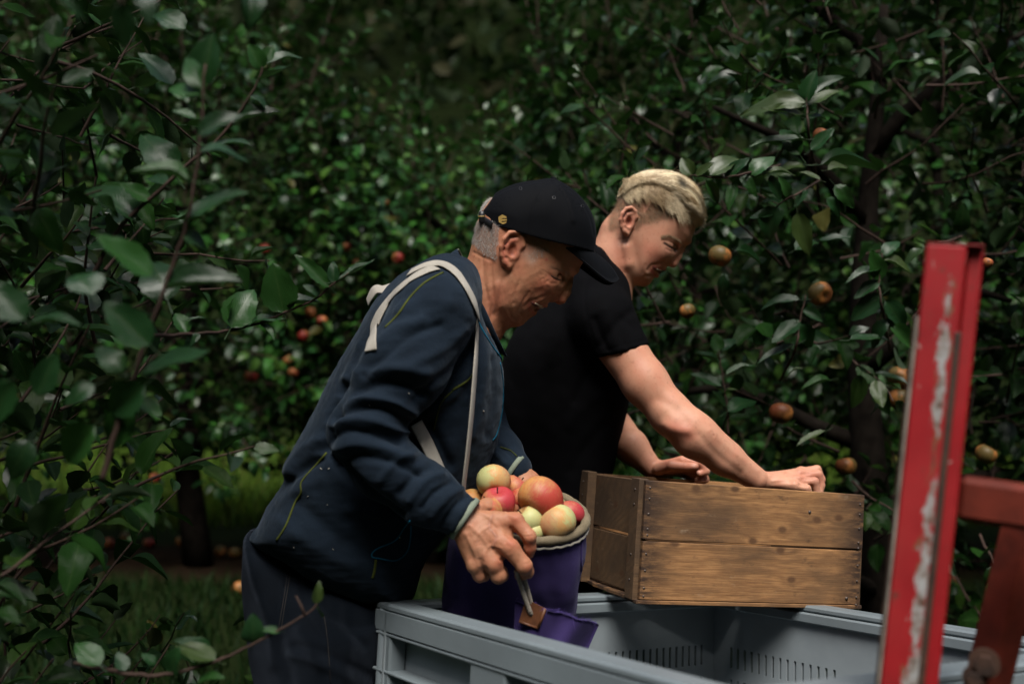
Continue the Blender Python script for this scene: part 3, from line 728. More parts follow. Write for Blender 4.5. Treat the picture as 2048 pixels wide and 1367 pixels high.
if TREES:
    row = 'apple trees of the row behind the two men'
    gap = lambda p: .5 if abs(p[0]-(-.35)) < .6 and p[2] > 2.0 else (.8 if p[2] > 2.7 else 1.)
    spec = [(-3.55, 5.6, 3.2, .15, 'leftmost apple tree of the row, half hidden by the near leaves'),
            (-1.84, 5.75, 3.1, .45, 'apple tree whose dark bare trunk stands in the grass left of the capped man'),
            (-.45, 5.9, 2.5, .22, 'lower apple tree of the row, above and behind the black cap'),
            (.95, 5.6, 3.2, .2, 'apple tree of the row behind the blond man, with tall pale shoots'),
            (2.45, 5.7, 3.3, .2, 'apple tree of the row seen through the gap left of the red post'),
            (3.9, 5.5, 3.3, .2, 'last apple tree of the row at the right, beyond the red post')]
    for i, (x, y, top, bot, lab) in enumerate(spec):
        apple_tree(lab, x, y, top, bot, 1.08, .66, 600, .086, 20+i, nobj=300, group=row, trunk_r=.075, dens=gap, tall=12, gloss=(.45, .5, 1.2), tints=GREENS*(4.2 if i == 2 else 2.6))
    back = 'apple trees of the second row far behind'
    for i, (x, top, lab) in enumerate([(-4.4, 3.6, 'dim apple tree of the second row at the far left'), (-2.0, 3.2, 'dim apple tree of the second row above the bright grass'),
                                       (.1, 2.6, 'low blurred apple tree of the second row seen through the gap over the cap'), (2.3, 3.5, 'dim apple tree of the second row right of the blond hair'), (4.6, 3.6, 'dim apple tree of the second row at the far right')]):
        apple_tree(lab, x, 12.2+.3*(i % 2), top+1.1, 1.1, 1.5, .8, 210, .085, 50+i, nobj=60, group=back, trunk_r=.09, step=.05, tall=6, tints=GREENS*3.4, gloss=(.4, .5, 1.2))
    # dark wood on the hillside
    r = np.random.default_rng(5); n = 2600; x = r.uniform(-24, 24, n); y = r.uniform(17, 34, n); z = ground_z(x, y)+r.uniform(0, 3.5, n)
    pos = np.stack([x, y, z], 1); k = 9; pos = (pos[:, None]+r.normal(size=(n, k, 3))*.35).reshape(-1, 3)
    ax = r.normal(size=pos.shape); nr = r.normal(size=pos.shape)+np.array([0, 0, 1.2]); colr = np.array([(.008, .012, .004), (.018, .015, .007), (.028, .024, .013), (.006, .010, .004)])[r.integers(0, 4, len(pos))]
    WORLD['hillside_wood_root'] = np.zeros(3)
    o = leaf_stuff('hillside_wood', None, pos, ax, nr, r.uniform(.25, .5, len(pos)), np.concatenate([colr, np.full((len(colr), 1), .05)], 1), MID[:2]); tag(o, 'dark brownish wood covering the hillside behind the orchard', 'wood')
# ------------------------------------------------------------------ near trees, left and right of the men
if TREES:
    right = apple_tree('big dark apple tree close behind the blond man and the wooden crate', 1.22, 3.35, 2.85, .10, 1.1, .6, 560, .088, 71, hero=True, trunk_r=.075, nobj=300, shell=.35, up=.25, step=.036, tall=7, shoot_len=(.2, .42), dens=lambda p: 1. if snoise(p[None], .75, 5, 2)[0] > -.25 else .45)
    apple_tree('dark apple tree behind the red post at the right edge', 2.75, 3.5, 2.9, .15, .95, .6, 420, .088, 72, hero=False, trunk_r=.07, nobj=300, shell=.35, up=.2, step=.036, tall=6, shoot_len=(.2, .4))
    # left: a tree just outside the frame, its leaves reach into the picture
    left = thing('apple_tree', (-1.45, 1.75, 0), 'nearest apple tree, its blurred leaves filling the left edge', 'apple tree')
    r = np.random.default_rng(31)
    part('trunk', *tube([(-1.45, 1.75, -.05), (-1.42, 1.78, .8), (-1.47, 1.76, 1.6), (-1.44, 1.8, 2.5)], [.06, .05, .04, .02], 10), M['bark'], left)
    L = []; tw = []
    for i in range(330):
        p = np.array([r.uniform(-1.7, -.72), r.uniform(1.35, 2.5), r.uniform(.2, 2.35)]); u, v = proj(p[None])[0]
        lim = 285 if v < 700 else 225
        if u > lim+r.normal()*30 or (u > 190 and v > 850 and r.random() < .5): continue
        P = shoot(r, p, (r.uniform(-.1, .7), r.normal()*.5, r.uniform(-.1, .8)), r.uniform(.2, .4)); tw.append((P, .004, .0015)); L += shoot_leaves(r, P, .04, .082, .25)
    for i in range(40):     # low weeds and suckers at the bottom left
        p = np.array([r.uniform(-1.1, -.45), r.uniform(1.7, 2.6), r.uniform(.0, .5)]); 
        P = shoot(r, p, (r.normal()*.5, r.normal()*.5, .4), r.uniform(.2, .35)); tw.append((P, .003, .0015)); L += shoot_leaves(r, P, .04, .06, .2)
    finish_tree(left, L, tw, HERO_ME, HERO, 300, r)
def twig_thing(parent, label, pts, d, r0, r1, leaves, tints=None, seed=0):
    """one traced shoot: pts (u,v[,d]) and its leaves (base u,v, tip u,v, depth, roll, width)"""
    P = np.array([at(p[0], p[1], p[2] if len(p) > 2 else d) for p in pts]); P = catmull(P, 5); r = np.random.default_rng(seed)
    if len(P) > 4: P = P+np.sin(np.arange(len(P))*2.1+seed)[:, None]*np.array([.0012, 0, .0012])
    b = part('branch', *tube(P, np.linspace(r0, r1, len(P)), 7), M['twig'], parent)
    if label: b['label'] = label
    pw = WORLD[b.name]
    for k, lf in enumerate(leaves):
        u0, v0, u1, v1, dd, roll = lf[:6]; w = lf[6] if len(lf) > 6 else 1.0; tn = lf[7] if len(lf) > 7 else r.integers(0, 3)
        tilt = .02*math.sin(k*2.3+seed); a = at(u0, v0, dd); c = at(u1, v1, dd+tilt); ax = c-a; s = np.linalg.norm(ax)
        toward = CAMP-a; toward /= np.linalg.norm(toward); nr = np.array([0, 0, 1.])*math.cos(roll)+toward*math.sin(roll)+r.normal(size=3)*.1
        R = frames(ax[None], nr[None])[0]; me = HERO_ME[(k+seed) % 5]
        o = bpy.data.objects.new('leaf', me); COL.objects.link(o); o.parent = b
        o.matrix_basis = Matrix([[*(R[i]*s), a[i]-pw[i]] for i in range(3)]+[[0, 0, 0, 1]])@Matrix.Diagonal((w, 1, 1, 1))
        T = np.array([(.0085, .036, .010), (.006, .026, .008), (.013, .050, .009), (.028, .046, .010)])[tn]
        o.color = (*[float(x) for x in T*r.uniform(.85, 1.15)], float(r.uniform(.25, .9)))
    return b
if TREES:
    D = .95
    twig_thing(left, 'black twig hanging from above with big dark leaves', [(236, -60), (240, -20), (244, 5)], D, .003, .002, [(244, 2, 248, 96, D, 1.3, .95, 1), (285, -20, 302, 25, D, 1.2, 1.0, 1), (120, -20, 175, 40, D+.1, 1.2, .8, 1), (400, -30, 372, 12, D+.1, .9, .9, 1), (512, -25, 500, 45, D+.3, 1.2, 1.0, 1), (480, -10, 440, 20, D+.3, .7, 1.0, 3)], seed=2)
    D = 1.28
    twig_thing(left, None, [(205, 960), (232, 860), (262, 770), (300, 660), (345, 530), (375, 440), (398, 300), (410, 130)], D, .0042, .0016, [
        (405, 180, 358, 95, D, 1.2, .75), (408, 170, 420, 60, D+.05, 1.0, 1.1), (395, 190, 335, 170, D, .7, 1.1), (398, 270, 470, 215, D-.02, .9, .9), (392, 235, 345, 225, D+.08, .6, 1.2),
        (398, 300, 500, 285, D, .5, .9), (378, 360, 262, 325, D-.03, .4, .8), (372, 440, 490, 372, D, .55, 1.0), (365, 470, 420, 490, D, .9, 1.3),
        (305, 550, 190, 478, D-.05, .75, .95), (335, 600, 300, 500, D+.25, 1.3, 1.35), (330, 580, 480, 540, D, .6, .75), (300, 690, 208, 600, D-.05, 1.3, 1.05), (185, 590, 150, 530, D-.05, 1.1, 1.5),
        (285, 745, 425, 715, D, .6, .75), (245, 745, 195, 680, D, 1.2, 1.1, 2), (290, 770, 210, 830, D-.03, 1.2, 1.2), (285, 800, 320, 830, D, .8, 1.0, 2), (270, 820, 200, 900, D, 1.1, 1.1),
        (75, 790, 115, 705, D, 1.2, 1.0), (190, 770, 120, 800, D, .9, 1.0), (190, 850, 120, 930, D, 1.2, 1.1, 2), (50, 640, -30, 560, D-.1, 1.2, 1.1), (60, 650, 150, 620, D-.1, .5, .7), (25, 760, -20, 850, D-.1, 1.1, 1.0), (60, 880, 10, 960, D, 1.1, 1.2)], seed=3)
    D = 1.55
    twig_thing(left, None, [(180, 560), (240, 455), (320, 380), (385, 320), (430, 285), (475, 230), (515, 165), (528, 118)], D, .0035, .0015, [
        (522, 140, 500, 85, D, 1.1, 1.2), (528, 125, 548, 88, D, .9, 1.2), (530, 130, 598, 95, D+.02, .5, .7), (515, 160, 585, 140, D-.02, .4, .7), (500, 190, 555, 215, D, .6, .8), (470, 245, 560, 210, D, .5, .7),
        (430, 290, 500, 280, D, .6, .9), (330, 370, 290, 340, D, .8, 1.1), (300, 400, 240, 370, D, .9, 1.0), (350, 350, 280, 245, D+.1, 1.1, 1.0), (270, 440, 170, 360, D, .7, 1.0), (345, 170, 280, 100, D+.05, .8, 1.1), (370, 60, 300, 10, D, .9, 1.0), (250, 480, 180, 500, D, .9, 1.1)], seed=4)
    D = 1.78
    twig_thing(left, 'thin bare-stemmed side branch reaching out to the capped man\'s back', [(300, 672, 1.6), (380, 668, 1.68), (450, 662), (520, 645), (575, 622), (630, 598), (665, 568), (700, 545)], D, .0036, .0014, [
        (568, 625, 545, 525, D, 1.35, 1.25), (462, 655, 505, 570, D, 1.25, 1.25), (455, 640, 470, 600, D, .5, .9), (495, 650, 555, 612, D, .4, .7), (570, 612, 640, 592, D, .5, .9), (660, 575, 590, 505, D, .9, .55), (668, 565, 665, 520, D, 1.2, 1.0),
        (675, 560, 752, 528, D, .45, .6), (640, 590, 615, 565, D, .8, 1.0), (372, 668, 352, 620, D-.1, .9, 1.1), (375, 640, 412, 632, D-.1, .4, .6), (520, 648, 552, 668, D, .3, .7), (450, 655, 490, 660, D, .5, .5), (400, 668, 350, 700, D-.1, .8, .8)], seed=5)
    D = 1.42
    twig_thing(left, 'low bare branch crossing in front of the jeans', [(150, 1325, 1.5), (250, 1345), (330, 1348), (430, 1322), (500, 1290), (560, 1258), (620, 1222), (634, 1205)], D, .0034, .0013, [
        (632, 1205, 640, 1165, D, 1.2, .9, 3), (634, 1212, 640, 1235, D, .9, 1.2, 3), (505, 1285, 508, 1240, D, .9, 1.4), (515, 1270, 552, 1245, D, .3, .5), (430, 1320, 350, 1285, D, .5, .9, 3), (345, 1345, 345, 1300, D, .8, 1.3), (250, 1340, 235, 1305, D, .6, 1.2),
        (310, 1330, 290, 1300, D, .5, 1.1), (420, 1310, 350, 1270, D+.03, .4, .8), (200, 1330, 150, 1280, D, .8, 1.1), (395, 1365, 440, 1340, D, .4, .9), (560, 1262, 525, 1262, D, .9, .8)], seed=6)
    part('branch', *tube([at(610, 1230, D), at(603, 1212, D), at(592, 1190, D)], [.0022, .0019, .0009], 6), M['twig'], left)
    # shoot standing up behind the crate, and leaf rosettes of the right-hand tree
    D = 2.62
    twig_thing(right, 'young upright shoot with six leaves above the crate', [(1456, 870), (1455, 820), (1448, 770), (1440, 720), (1438, 700)], D, .003, .0015, [
        (1438, 702, 1430, 668, D, 1.1, 1.4), (1440, 700, 1468, 668, D, .9, 1.1), (1436, 728, 1393, 697, D, .4, .6), (1442, 772, 1381, 742, D, .5, .7), (1452, 750, 1506, 716, D, .4, .55), (1450, 785, 1426, 775, D, .3, .8, 3), (1456, 822, 1512, 780, D-.02, .8, .9), (1450, 785, 1474, 775, D, .3, .7, 3)], seed=7)
    D = 2.45
    twig_thing(right, 'leafy rosette shoot hanging over the blond man\'s head', [(1640, 420, 2.9), (1630, 340, 2.7), (1618, 270), (1614, 215), (1612, 180)], D, .005, .0018, [
        (1612, 205, 1480, 195, D-.05, .75, .62, 3), (1612, 205, 1630, 135, D, 1.1, .9), (1614, 212, 1680, 175, D, .8, .8, 3), (1610, 215, 1560, 170, D, .8, .9), (1606, 228, 1520, 225, D-.03, .7, .6, 3), (1618, 235, 1672, 225, D, .5, .6), (1616, 200, 1690, 140, D+.05, .8, .7),
        (1610, 280, 1500, 282, D, .5, .5), (1600, 310, 1560, 250, D, 1.0, .9), (1622, 300, 1670, 260, D, .8, .9), (1612, 330, 1534, 330, D, .6, .7, 3), (1640, 330, 1765, 318, D, .5, .5)], seed=8)
    D = 2.35
    twig_thing(right, 'shoot of pale leaves just right of the blond hair', [(1560, 330, 2.7), (1500, 345), (1450, 355), (1400, 352), (1380, 350)], D, .004, .0016, [
        (1384, 352, 1362, 312, D, 1.2, 1.2, 3), (1392, 352, 1428, 322, D, .9, .8, 3), (1420, 352, 1480, 300, D, 1.1, .95, 3), (1450, 355, 1500, 320, D, .9, .9), (1500, 350, 1545, 300, D, 1.0, 1.0), (1412, 360, 1440, 410, D, .9, .7), (1470, 365, 1455, 420, D, 1.0, .7), (1520, 350, 1590, 330, D, .5, .6, 3), (1540, 350, 1560, 400, D, 1.1, .7), (1480, 350, 1520, 385, D, .8, .8)], seed=9)
    D = 2.4
    twig_thing(right, 'drooping spur with long hanging leaves', [(1640, 360, 2.7), (1600, 385), (1570, 400), (1545, 420)], D, .0035, .0015, [
        (1595, 425, 1618, 512, D, 1.35, .75, 3), (1535, 412, 1542, 480, D, 1.3, 1.1), (1615, 380, 1590, 415, D, .9, .8), (1670, 370, 1712, 412, D, 1.1, .9), (1655, 340, 1700, 330, D, .8, .9, 3), (1640, 360, 1600, 340, D, .6, .9, 3), (1560, 405, 1530, 395, D, .7, .8), (1550, 425, 1500, 440, D, .8, .9),
        (1655, 395, 1690, 430, D, 1.0, .9), (1575, 395, 1560, 350, D, .8, .8, 2)], seed=10)
    D = 2.5
    twig_thing(right, None, [(1780, 700, 2.8), (1765, 620), (1758, 560), (1765, 505)], D, .004, .0016, [
        (1762, 540, 1692, 545, D, .6, .6), (1760, 560, 1710, 600, D, .9, .8), (1765, 510, 1800, 470, D, .9, .9), (1768, 520, 1828, 540, D, .6, .8, 3), (1764, 590, 1700, 640, D, 1.1, .9), (1770, 600, 1820, 660, D, .9, .9), (1762, 560, 1740, 500, D, .9, 1.0), (1775, 640, 1730, 690, D, .9, .9), (1780, 650, 1840, 700, D, .8, .8), (1700, 680, 1780, 672, D, .5, .7)], seed=11)
    twig_thing(right, None, [(1560, 760, 2.8), (1590, 700), (1600, 640), (1612, 590)], D, .004, .0016, [
        (1600, 640, 1545, 690, D, .9, .8), (1600, 650, 1640, 700, D, 1.1, .9), (1605, 620, 1650, 640, D, .9, .9), (1590, 690, 1512, 720, D, .5, .5), (1600, 600, 1520, 600, D, .6, .6), (1750, 760, 1765, 815, D, 1.3, 1.0, 3), (1605, 735, 1565, 740, D, .3, .35, 3), (1660, 760, 1600, 770, D, .7, .6), (1650, 862, 1592, 885, D, .5, .5, 3), (1590, 500, 1640, 470, D, .8, .9), (1640, 480, 1700, 480, D, .7, .8), (1450, 545, 1440, 600, D, 1.2, .7), (1470, 500, 1530, 520, D, .8, .7)], seed=12)
# apples hanging in the trees
def apple_mesh(name, mat, seg=20, seed=0):
    r = np.random.default_rng(seed); th = np.linspace(0, np.pi, 17); V = []
    for t in th:
        rad = math.sin(t)**.92*(1.03+.05*math.cos(t)); z = math.cos(t)*.90
        dim = math.exp(-(t/.34)**2)*.28; z -= dim
        z += math.exp(-((np.pi-t)/.32)**2)*.17
        for a in np.linspace(0, 2*np.pi, seg, endpoint=False): V.append((rad*(1+.025*math.cos(5*a+seed)*(t/np.pi))*math.cos(a), rad*(1+.02*math.sin(3*a+seed))*math.sin(a), z))
    V = np.array(V); mb = MB(); mb.add(V, grid_faces(17, seg, True))
    Vm, Fm = mb.get(); o = mesh_obj(name, Vm, Fm, mat); me = o.data; bpy.data.objects.remove(o); return me
APME = {k: apple_mesh('apple_'+k, M[k], seed=i) for i, k in enumerate(('apple_red', 'apple_mix', 'apple_green', 'apple_tree', 'apple_scarlet'))}
def stalkmesh():
    V, F = tube([(0, 0, .55), (.02, 0, .75), (.07, .02, .98)], [.035, .03, .05], 5); o = mesh_obj('stalk', V, F, M['bark']); me = o.data; bpy.data.objects.remove(o); return me
def calyxmesh():
    mb = MB()
    for k in range(5):
        a = k*2*math.pi/5; c, s = math.cos(a), math.sin(a)
        V = np.array([(.02*c-.05*s, .02*s+.05*c, -.74), (.02*c+.05*s, .02*s-.05*c, -.74), (.15*c, .15*s, -.82), (.10*c, .10*s, -.70)]); mb.add(V, np.array([[0, 1, 2], [0, 2, 3]]))
    V, F = mb.get(); o = mesh_obj('calyx', V, F, M['bark']); me = o.data; bpy.data.objects.remove(o); return me
STALK = stalkmesh(); CALYX = calyxmesh()
def apple(kind, pos, rad, rot, label, group, parts=True):
    o = bpy.data.objects.new('apple', APME[kind]); COL.objects.link(o); o.location = [float(x) for x in pos]; o.scale = (rad,)*3; o.rotation_euler = rot
    tag(o, label, 'apple', group)
    if parts:
        for n, me in (('stalk', STALK), ('calyx', CALYX)):
            c = bpy.data.objects.new(n, me); COL.objects.link(c); c.parent = o
    return o
near_ap = [(1440, 512, 2.62, .030, 'apple_tree', (.3, .4, 1), 'round russet orange apple hanging just right of the blond man\'s face'),
    (1375, 622, 2.75, .022, 'apple_tree', (0, .6, 2), 'small half hidden orange apple under the blond man\'s chin'),
    (1640, 587, 2.60, .031, 'apple_tree', (1.9, .3, .4), 'shiny orange apple, dark eye to the camera, between blond face and red post'),
    (1562, 826, 2.75, .032, 'apple_tree', (.2, -.4, 3.6), 'pale green and orange apple hanging over the crate'),
    (1802, 755, 2.8, .036, 'apple_tree', (0, .3, 0), 'upper dim brownish apple of the two left of the red post'),
    (1800, 797, 2.8, .034, 'apple_tree', (.2, .2, 2), 'lower dim brownish apple of the two left of the red post'),
    (1692, 932, 2.9, .030, 'apple_tree', (.2, .2, 3), 'dim greenish apple hanging low above the crate\'s right end'),
    (1972, 908, 2.9, .030, 'apple_tree', (.5, .2, 1), 'dim orange apple right of the red post above the red crossbar'),
    (1643, 272, 2.55, .022, 'apple_scarlet', (.4, .2, 1), 'small dark red apple high in the right tree under the leaf rosette'),
    (1975, 525, 2.2, .012, 'apple_scarlet', (.4, .2, 1), 'tiny bright pink red fruit at the top right of the red post')]
for u, v, d, rad, k, rot, lab in near_ap: apple(k, at(u, v, d), rad, rot, lab, 'apples in the right-hand tree')
far_ap = [(502, 752, .034, 'apple_scarlet', 'bright scarlet apple low in the row, level with the capped man\'s elbow'), (586, 745, .026, 'apple_scarlet', 'dark red apple close to the capped man\'s back, elbow height'), (622, 627, .034, 'apple_scarlet', 'left one of a pair of red apples under the thin branch'),
    (644, 642, .026, 'apple_scarlet', 'right one of a pair of red apples under the thin branch'), (607, 672, .030, 'apple_scarlet', 'dim red apple below the pair under the thin branch'), (667, 598, .028, 'apple_tree', 'orange apple right beneath the tip of the thin branch'), (796, 516, .028, 'apple_scarlet', 'pink apple left of the cap\'s back strap'),
    (693, 494, .022, 'apple_scarlet', 'small pink apple high above the strap end'), (712, 530, .030, 'apple_scarlet', 'dull red apple behind the tip leaf of the thin branch'), (576, 720, .026, 'apple_tree', 'brown orange apple above the dark red one by the man\'s back'), (215, 662, .036, 'apple_tree', 'dim orange apple behind the near leaves at the left'), (530, 498, .030, 'apple_scarlet', 'dim red apple above the broad leaf of the thin branch'),
    (770, 405, .02, 'apple_tree', 'tiny orange apple left of the cap at crown height'), (310, 955, .026, 'apple_scarlet', 'dim red apple above the left patch of grass')]
for i, (u, v, rad, k, lab) in enumerate(far_ap): apple(k, at(u, v, 5.15+.1*(i % 3)), rad*1.05, (.3*i, .5, i), lab, 'apples in the row of trees')
# windfalls
wf = [(299, 1097, 'apple_scarlet', 'brightest red windfall on the soil left of the bare trunk'), (218, 1100, 'apple_scarlet', 'dark red windfall at the left end of the soil strip'), (250, 1085, 'apple_tree', 'brown windfall between the two red ones'), (362, 1092, 'apple_tree', 'orange windfall just left of the bare trunk'), (440, 1115, 'apple_tree', 'brown windfall right of the bare trunk'), (470, 1118, 'apple_tree', 'pinkish windfall near the capped man\'s hip'),
      (478, 1200, 'apple_tree', 'lone orange windfall in the dark weeds beside the jeans'), (1905, 1170, 'apple_tree', 'dim orange windfall between red post and brace')]
for i, (u, v, k, lab) in enumerate(wf):
    d = CAM_H*LENS_PX/(v-683.5)*1.0; p = at(u, v, d); rad = .036; z = float(ground_z(p[0], p[1])); p = np.array([p[0], p[1], z+rad*.85]); apple(k, p, rad, (i*.7, i*.5, i), lab, 'windfall apples')
# ------------------------------------------------------------------ bin, mast, crate
def frame_thing(name, O, X, Y, label, cat, group=None):
    X = np.array(X, float); X /= np.linalg.norm(X); Y = np.array(Y, float); Y -= (Y@X)*X; Y /= np.linalg.norm(Y); Z = np.cross(X, Y)
    o = empty(name, (0, 0, 0), label, cat, group); WORLD[o.name] = np.zeros(3)
    o.matrix_world = Matrix([[X[i], Y[i], Z[i], O[i]] for i in range(3)]+[[0, 0, 0, 1]]); return o, np.array([X, Y, Z]).T, np.array(O, float)
S = .905
Lc, Fc, Nc, Rc = [at(752, 1200, 2.066*S)*0+np.array(p) for p in ((-.282*S, 2.066*S, 1.3-.536*S), (.535*S, 2.631*S, 1.3-.649*S), (.293*S, 1.252*S, 1.3-.450*S), (1.11*S, 1.818*S, 1.3-.563*S))]
SIDE = float(np.linalg.norm(Fc-Lc)); SIDE2 = float(np.linalg.norm(Nc-Lc)); HT = .70
binr, BR, BO = frame_thing('fruit_bin', Nc, Rc-Nc, Lc-Nc, 'big grey slotted plastic fruit bin under the bag and the crate', 'fruit bin')
# local frame: x from near corner to right corner, y from near corner to left corner, z up, rim at 0
def wall(name, length, M_, inner_slots=True):
    """wall along local x (0..length), thickness towards +y is inside; z from -HT to 0"""
    mb = MB(); th = .006
    yin = .045                      # inner skin lies 45 mm in from the outer edge of the rim
    rows = [(-.165, -.120), (-.235, -.190)] + [(-.235-.085*k-.085, -.19-.085*k-.085) for k in range(4)]
    # panels with slots
    groups = [(.09*length, .42*length), (.58*length, .91*length)]
    zs = [-.0]; 
    prev = -.02
    mb.box((.0, yin-th, -.112), (length, yin, -.016))
    top = -.112
    for a, b in rows:
        mb.box((0, yin-th, b), (length, yin, top)) if b < top-1e-4 else None
        x = 0.0
        for g0, g1 in groups:
            mb.box((x, yin-th, a), (g0, yin, b)); n = 15; pitch = (g1-g0)/n
            for k in range(n): mb.box((g0+k*pitch+.0065, yin-th, a), (g0+(k+1)*pitch, yin, b))
            x = g1
        mb.box((x, yin-th, a), (length, yin, b)); top = a
    mb.box((0, yin-th, -HT), (length, yin, top))
    V, F = mb.get(); V = V@M_[:3, :3].T+M_[:3, 3]
    w = part(name, V, F, M['bin_lit'], binr, smooth=False)
    # rim and ribs
    rb = MB(); T = M_
    rb.box((-.0, .0, -.014), (length, .052, 0), T, .004)                    # flat rim
    rb.box((0, 0, -.05), (length, .005, -.014), T, .001)                    # outer lip
    rb.box((.02, .047, -.036), (length-.02, .058, -.0145), T, .003)         # inner step
    part('rim', *rb.get(), M['bin'], binr, smooth=False)
    for z in (-.052, -.118, -.24, -.40, -.56):
        r_ = MB(); r_.box((.0, .001, z-.006), (length, .039, z), T, .002); part('rib', *r_.get(), M['bin'], binr, smooth=False)
    for x, w_ in ((0.03, .03), (length*.36, .10), (length*.64, .10), (length-.06, .03)):
        r_ = MB(); r_.box((x, .003, -HT), (x+w_, .0385, -.0525), T, .004); part('upright', *r_.get(), M['bin'], binr, smooth=False)
    # raised name-plate area with a fine grid
    r_ = MB()
    for i in range(14):
        for j in range(9): r_.box((length*.62+.006+i*.0062, .0005, -.225+j*.0098), (length*.62+.0095+i*.0062, .0035, -.2185+j*.0098), T)
    return w
I4 = np.eye(4)
def fr(o, x, y):
    m = np.eye(4); m[:3, 0] = x; m[:3, 1] = y; m[:3, 2] = (0, 0, 1); m[:3, 3] = o; return m
W1, W2 = SIDE, SIDE2
wall('side_wall', W1, fr((0, 0, 0), (1, 0, 0), (0, 1, 0)))                         # near right
wall('side_wall', W2, fr((0, W2, 0), (0, -1, 0), (1, 0, 0)))                      # near left (faces the camera's left)
wall('side_wall', W2, fr((W1, 0, 0), (0, 1, 0), (-1, 0, 0)))                      # far right
wall('side_wall', W1, fr((W1, W2, 0), (-1, 0, 0), (0, -1, 0)))                    # far left
mb = MB(); mb.box((.04, .04, -HT), (W1-.04, W2-.04, -HT+.012)); mb.build('floor', M['bin'], binr, smooth=False)
for x0, y0 in ((0, 0), (W1, 0), (0, W2), (W1, W2)):      # rounded corner posts
    a = np.array([(0, -HT), (0, 0)]); cx = x0+(.0215 if x0 == 0 else -.0215); cy = y0+(.0215 if y0 == 0 else -.0215)
    V, F = tube([(cx, cy, -HT), (cx, cy, -.2), (cx, cy, -.004)], .0212, 20); part('corner_post', V, F, M['bin'], binr)
for y in (.02, W2/2-.06, W2-.14):
    mb = MB(); mb.box((.0, y, -HT-.10), (W1, y+.12, -HT-.001), None, .01); mb.build('runner', M['bin'], binr, smooth=False)

# lift mast of the tractor
pt, pb = at(1905, 492, 1.16), at(1812, 1367, 1.16)
up = (pt-pb)/np.linalg.norm(pt-pb); down = pb-up*.55; Lp = np.linalg.norm(pt-down)
ang = math.radians(-24); Xp = np.array([math.cos(ang), math.sin(ang), 0]); Xp -= (Xp@up)*up; Xp /= np.linalg.norm(Xp); Yp = np.cross(up, Xp)
mast = empty('lift_mast', (0, 0, 0), 'worn red steel lift mast standing at the right in front of the bin', 'lift mast'); WORLD[mast.name] = np.zeros(3)
mid = (pt+pb)/2
mast.matrix_world = Matrix([[Xp[i], Yp[i], up[i], mid[i]] for i in range(3)]+[[0, 0, 0, 1]])
H2 = np.linalg.norm(pt-mid); lo_ = -H2-.6
def mpart(name, boxes, mat, bev=.0015, **k):
    mb = MB()
    for a, b in boxes: mb.box(a, b, None, bev)
    V, F = mb.get(); c = np.array([0, 0, 0.]); o = mesh_obj(name, V, F, mat, smooth=False); o.parent = mast; return o
mpart('post_face', [((-.028, -.012, lo_), (.016, .050, H2))], M['red_worn'], .003)
mpart('post_channel', [((.0165, .000, lo_), (.034, .052, H2-.001))], M['red'], .003)
mpart('groove_lining', [((.012, -.0135, lo_), (.0195, .001, H2-.10))], M['rust'], .0012)
mpart('guide_rail', [((-.0335, -.010, lo_), (-.0285, .040, H2-.085))], M['rust'], .001)
mpart('rail_edge', [((-.0305, -.0145, lo_), (-.0275, -.0105, H2-.086))], M['edge'], .0006)
mpart('top_plate', [((-.0275, -.0115, H2+.0002), (.0335, .0515, H2+.0016))], M['red'], .0005)
cz = (at(1985, 1000, 1.18)-mid)@up; 
mpart('crossbar', [((.0345, .006, cz-.024), (.62, .050, cz+.026))], M['red_old'], .006)
a = at(2052, 1045, 1.24); b = at(1962, 1420, 1.24)
V, F = tube([a, (a+b)/2, b], .026, 4, True, up=Yp)
Rm = np.array([Xp, Yp, up]); V = (V-mid)@Rm.T
o = mesh_obj('brace', V, [F[0], F[1]], M['red_old'], smooth=False); o.parent = mast
for (u, v, rr) in ((1968, 1322, .012), (1948, 1350, .009)):
    c = (at(u, v, 1.20)-mid)@Rm.T; V, F = tube([c+np.array([0, -.022, 0]), c+np.array([0, .02, 0])], rr, 6); o = mesh_obj('bolt', V, F, M['rust'], smooth=False); o.parent = mast
    V, F = tube([c+np.array([0, -.010, 0]), c+np.array([0, -.004, 0])], rr*1.5, 16); o = mesh_obj('washer', V, F, M['rust'], smooth=False); o.parent = mast
mpart('link_arm', [((.075, .02, lo_+.1), (.115, .04, -.36))], M['rust'], .004)
# second upright and forks carrying the bin
mpart('rear_post', [((.60, .0, lo_), (.66, .052, H2))], M['red'], .003)

# wooden crate, planks and battens each a board
A = at(1293, 960, 2.0); B_ = at(1730, 990, 2.17); C_ = at(1183, 945, 2.29)
crate, CR, CO = frame_thing('wooden_crate', A, B_-A, C_-A, 'weathered wooden apple crate standing on the far corner of the grey bin', 'crate')
CL = float(np.linalg.norm(B_-A)); CW = .315; CH = .243
def board(name, lo, hi, mat='wood', bev=.0012, warp=0):
    V, F = box_vf(lo, hi, bev); V = V.copy(); V += np.stack([0*V[:, 0], .0008*np.sin(V[:, 0]*17+V[:, 2]*9), .0012*np.sin(V[:, 0]*13+V[:, 1]*21)], 1)
    return part(name, V, F, M[mat], crate, smooth=False)
t = .011; zsplit = -CH*.5+.003
def splitboard(lo, hi, **k): return board('plank', lo, hi, **k)
splitboard((0, 0, zsplit+.002), (CL, t, 0)); splitboard((.001, .0006, -CH+.008), (CL-.003, t, zsplit-.002))
splitboard((0.001, CW-t, zsplit+.002), (CL, CW, -.001)); splitboard((.001, CW-t, -CH+.008), (CL-.002, CW, zsplit-.002))
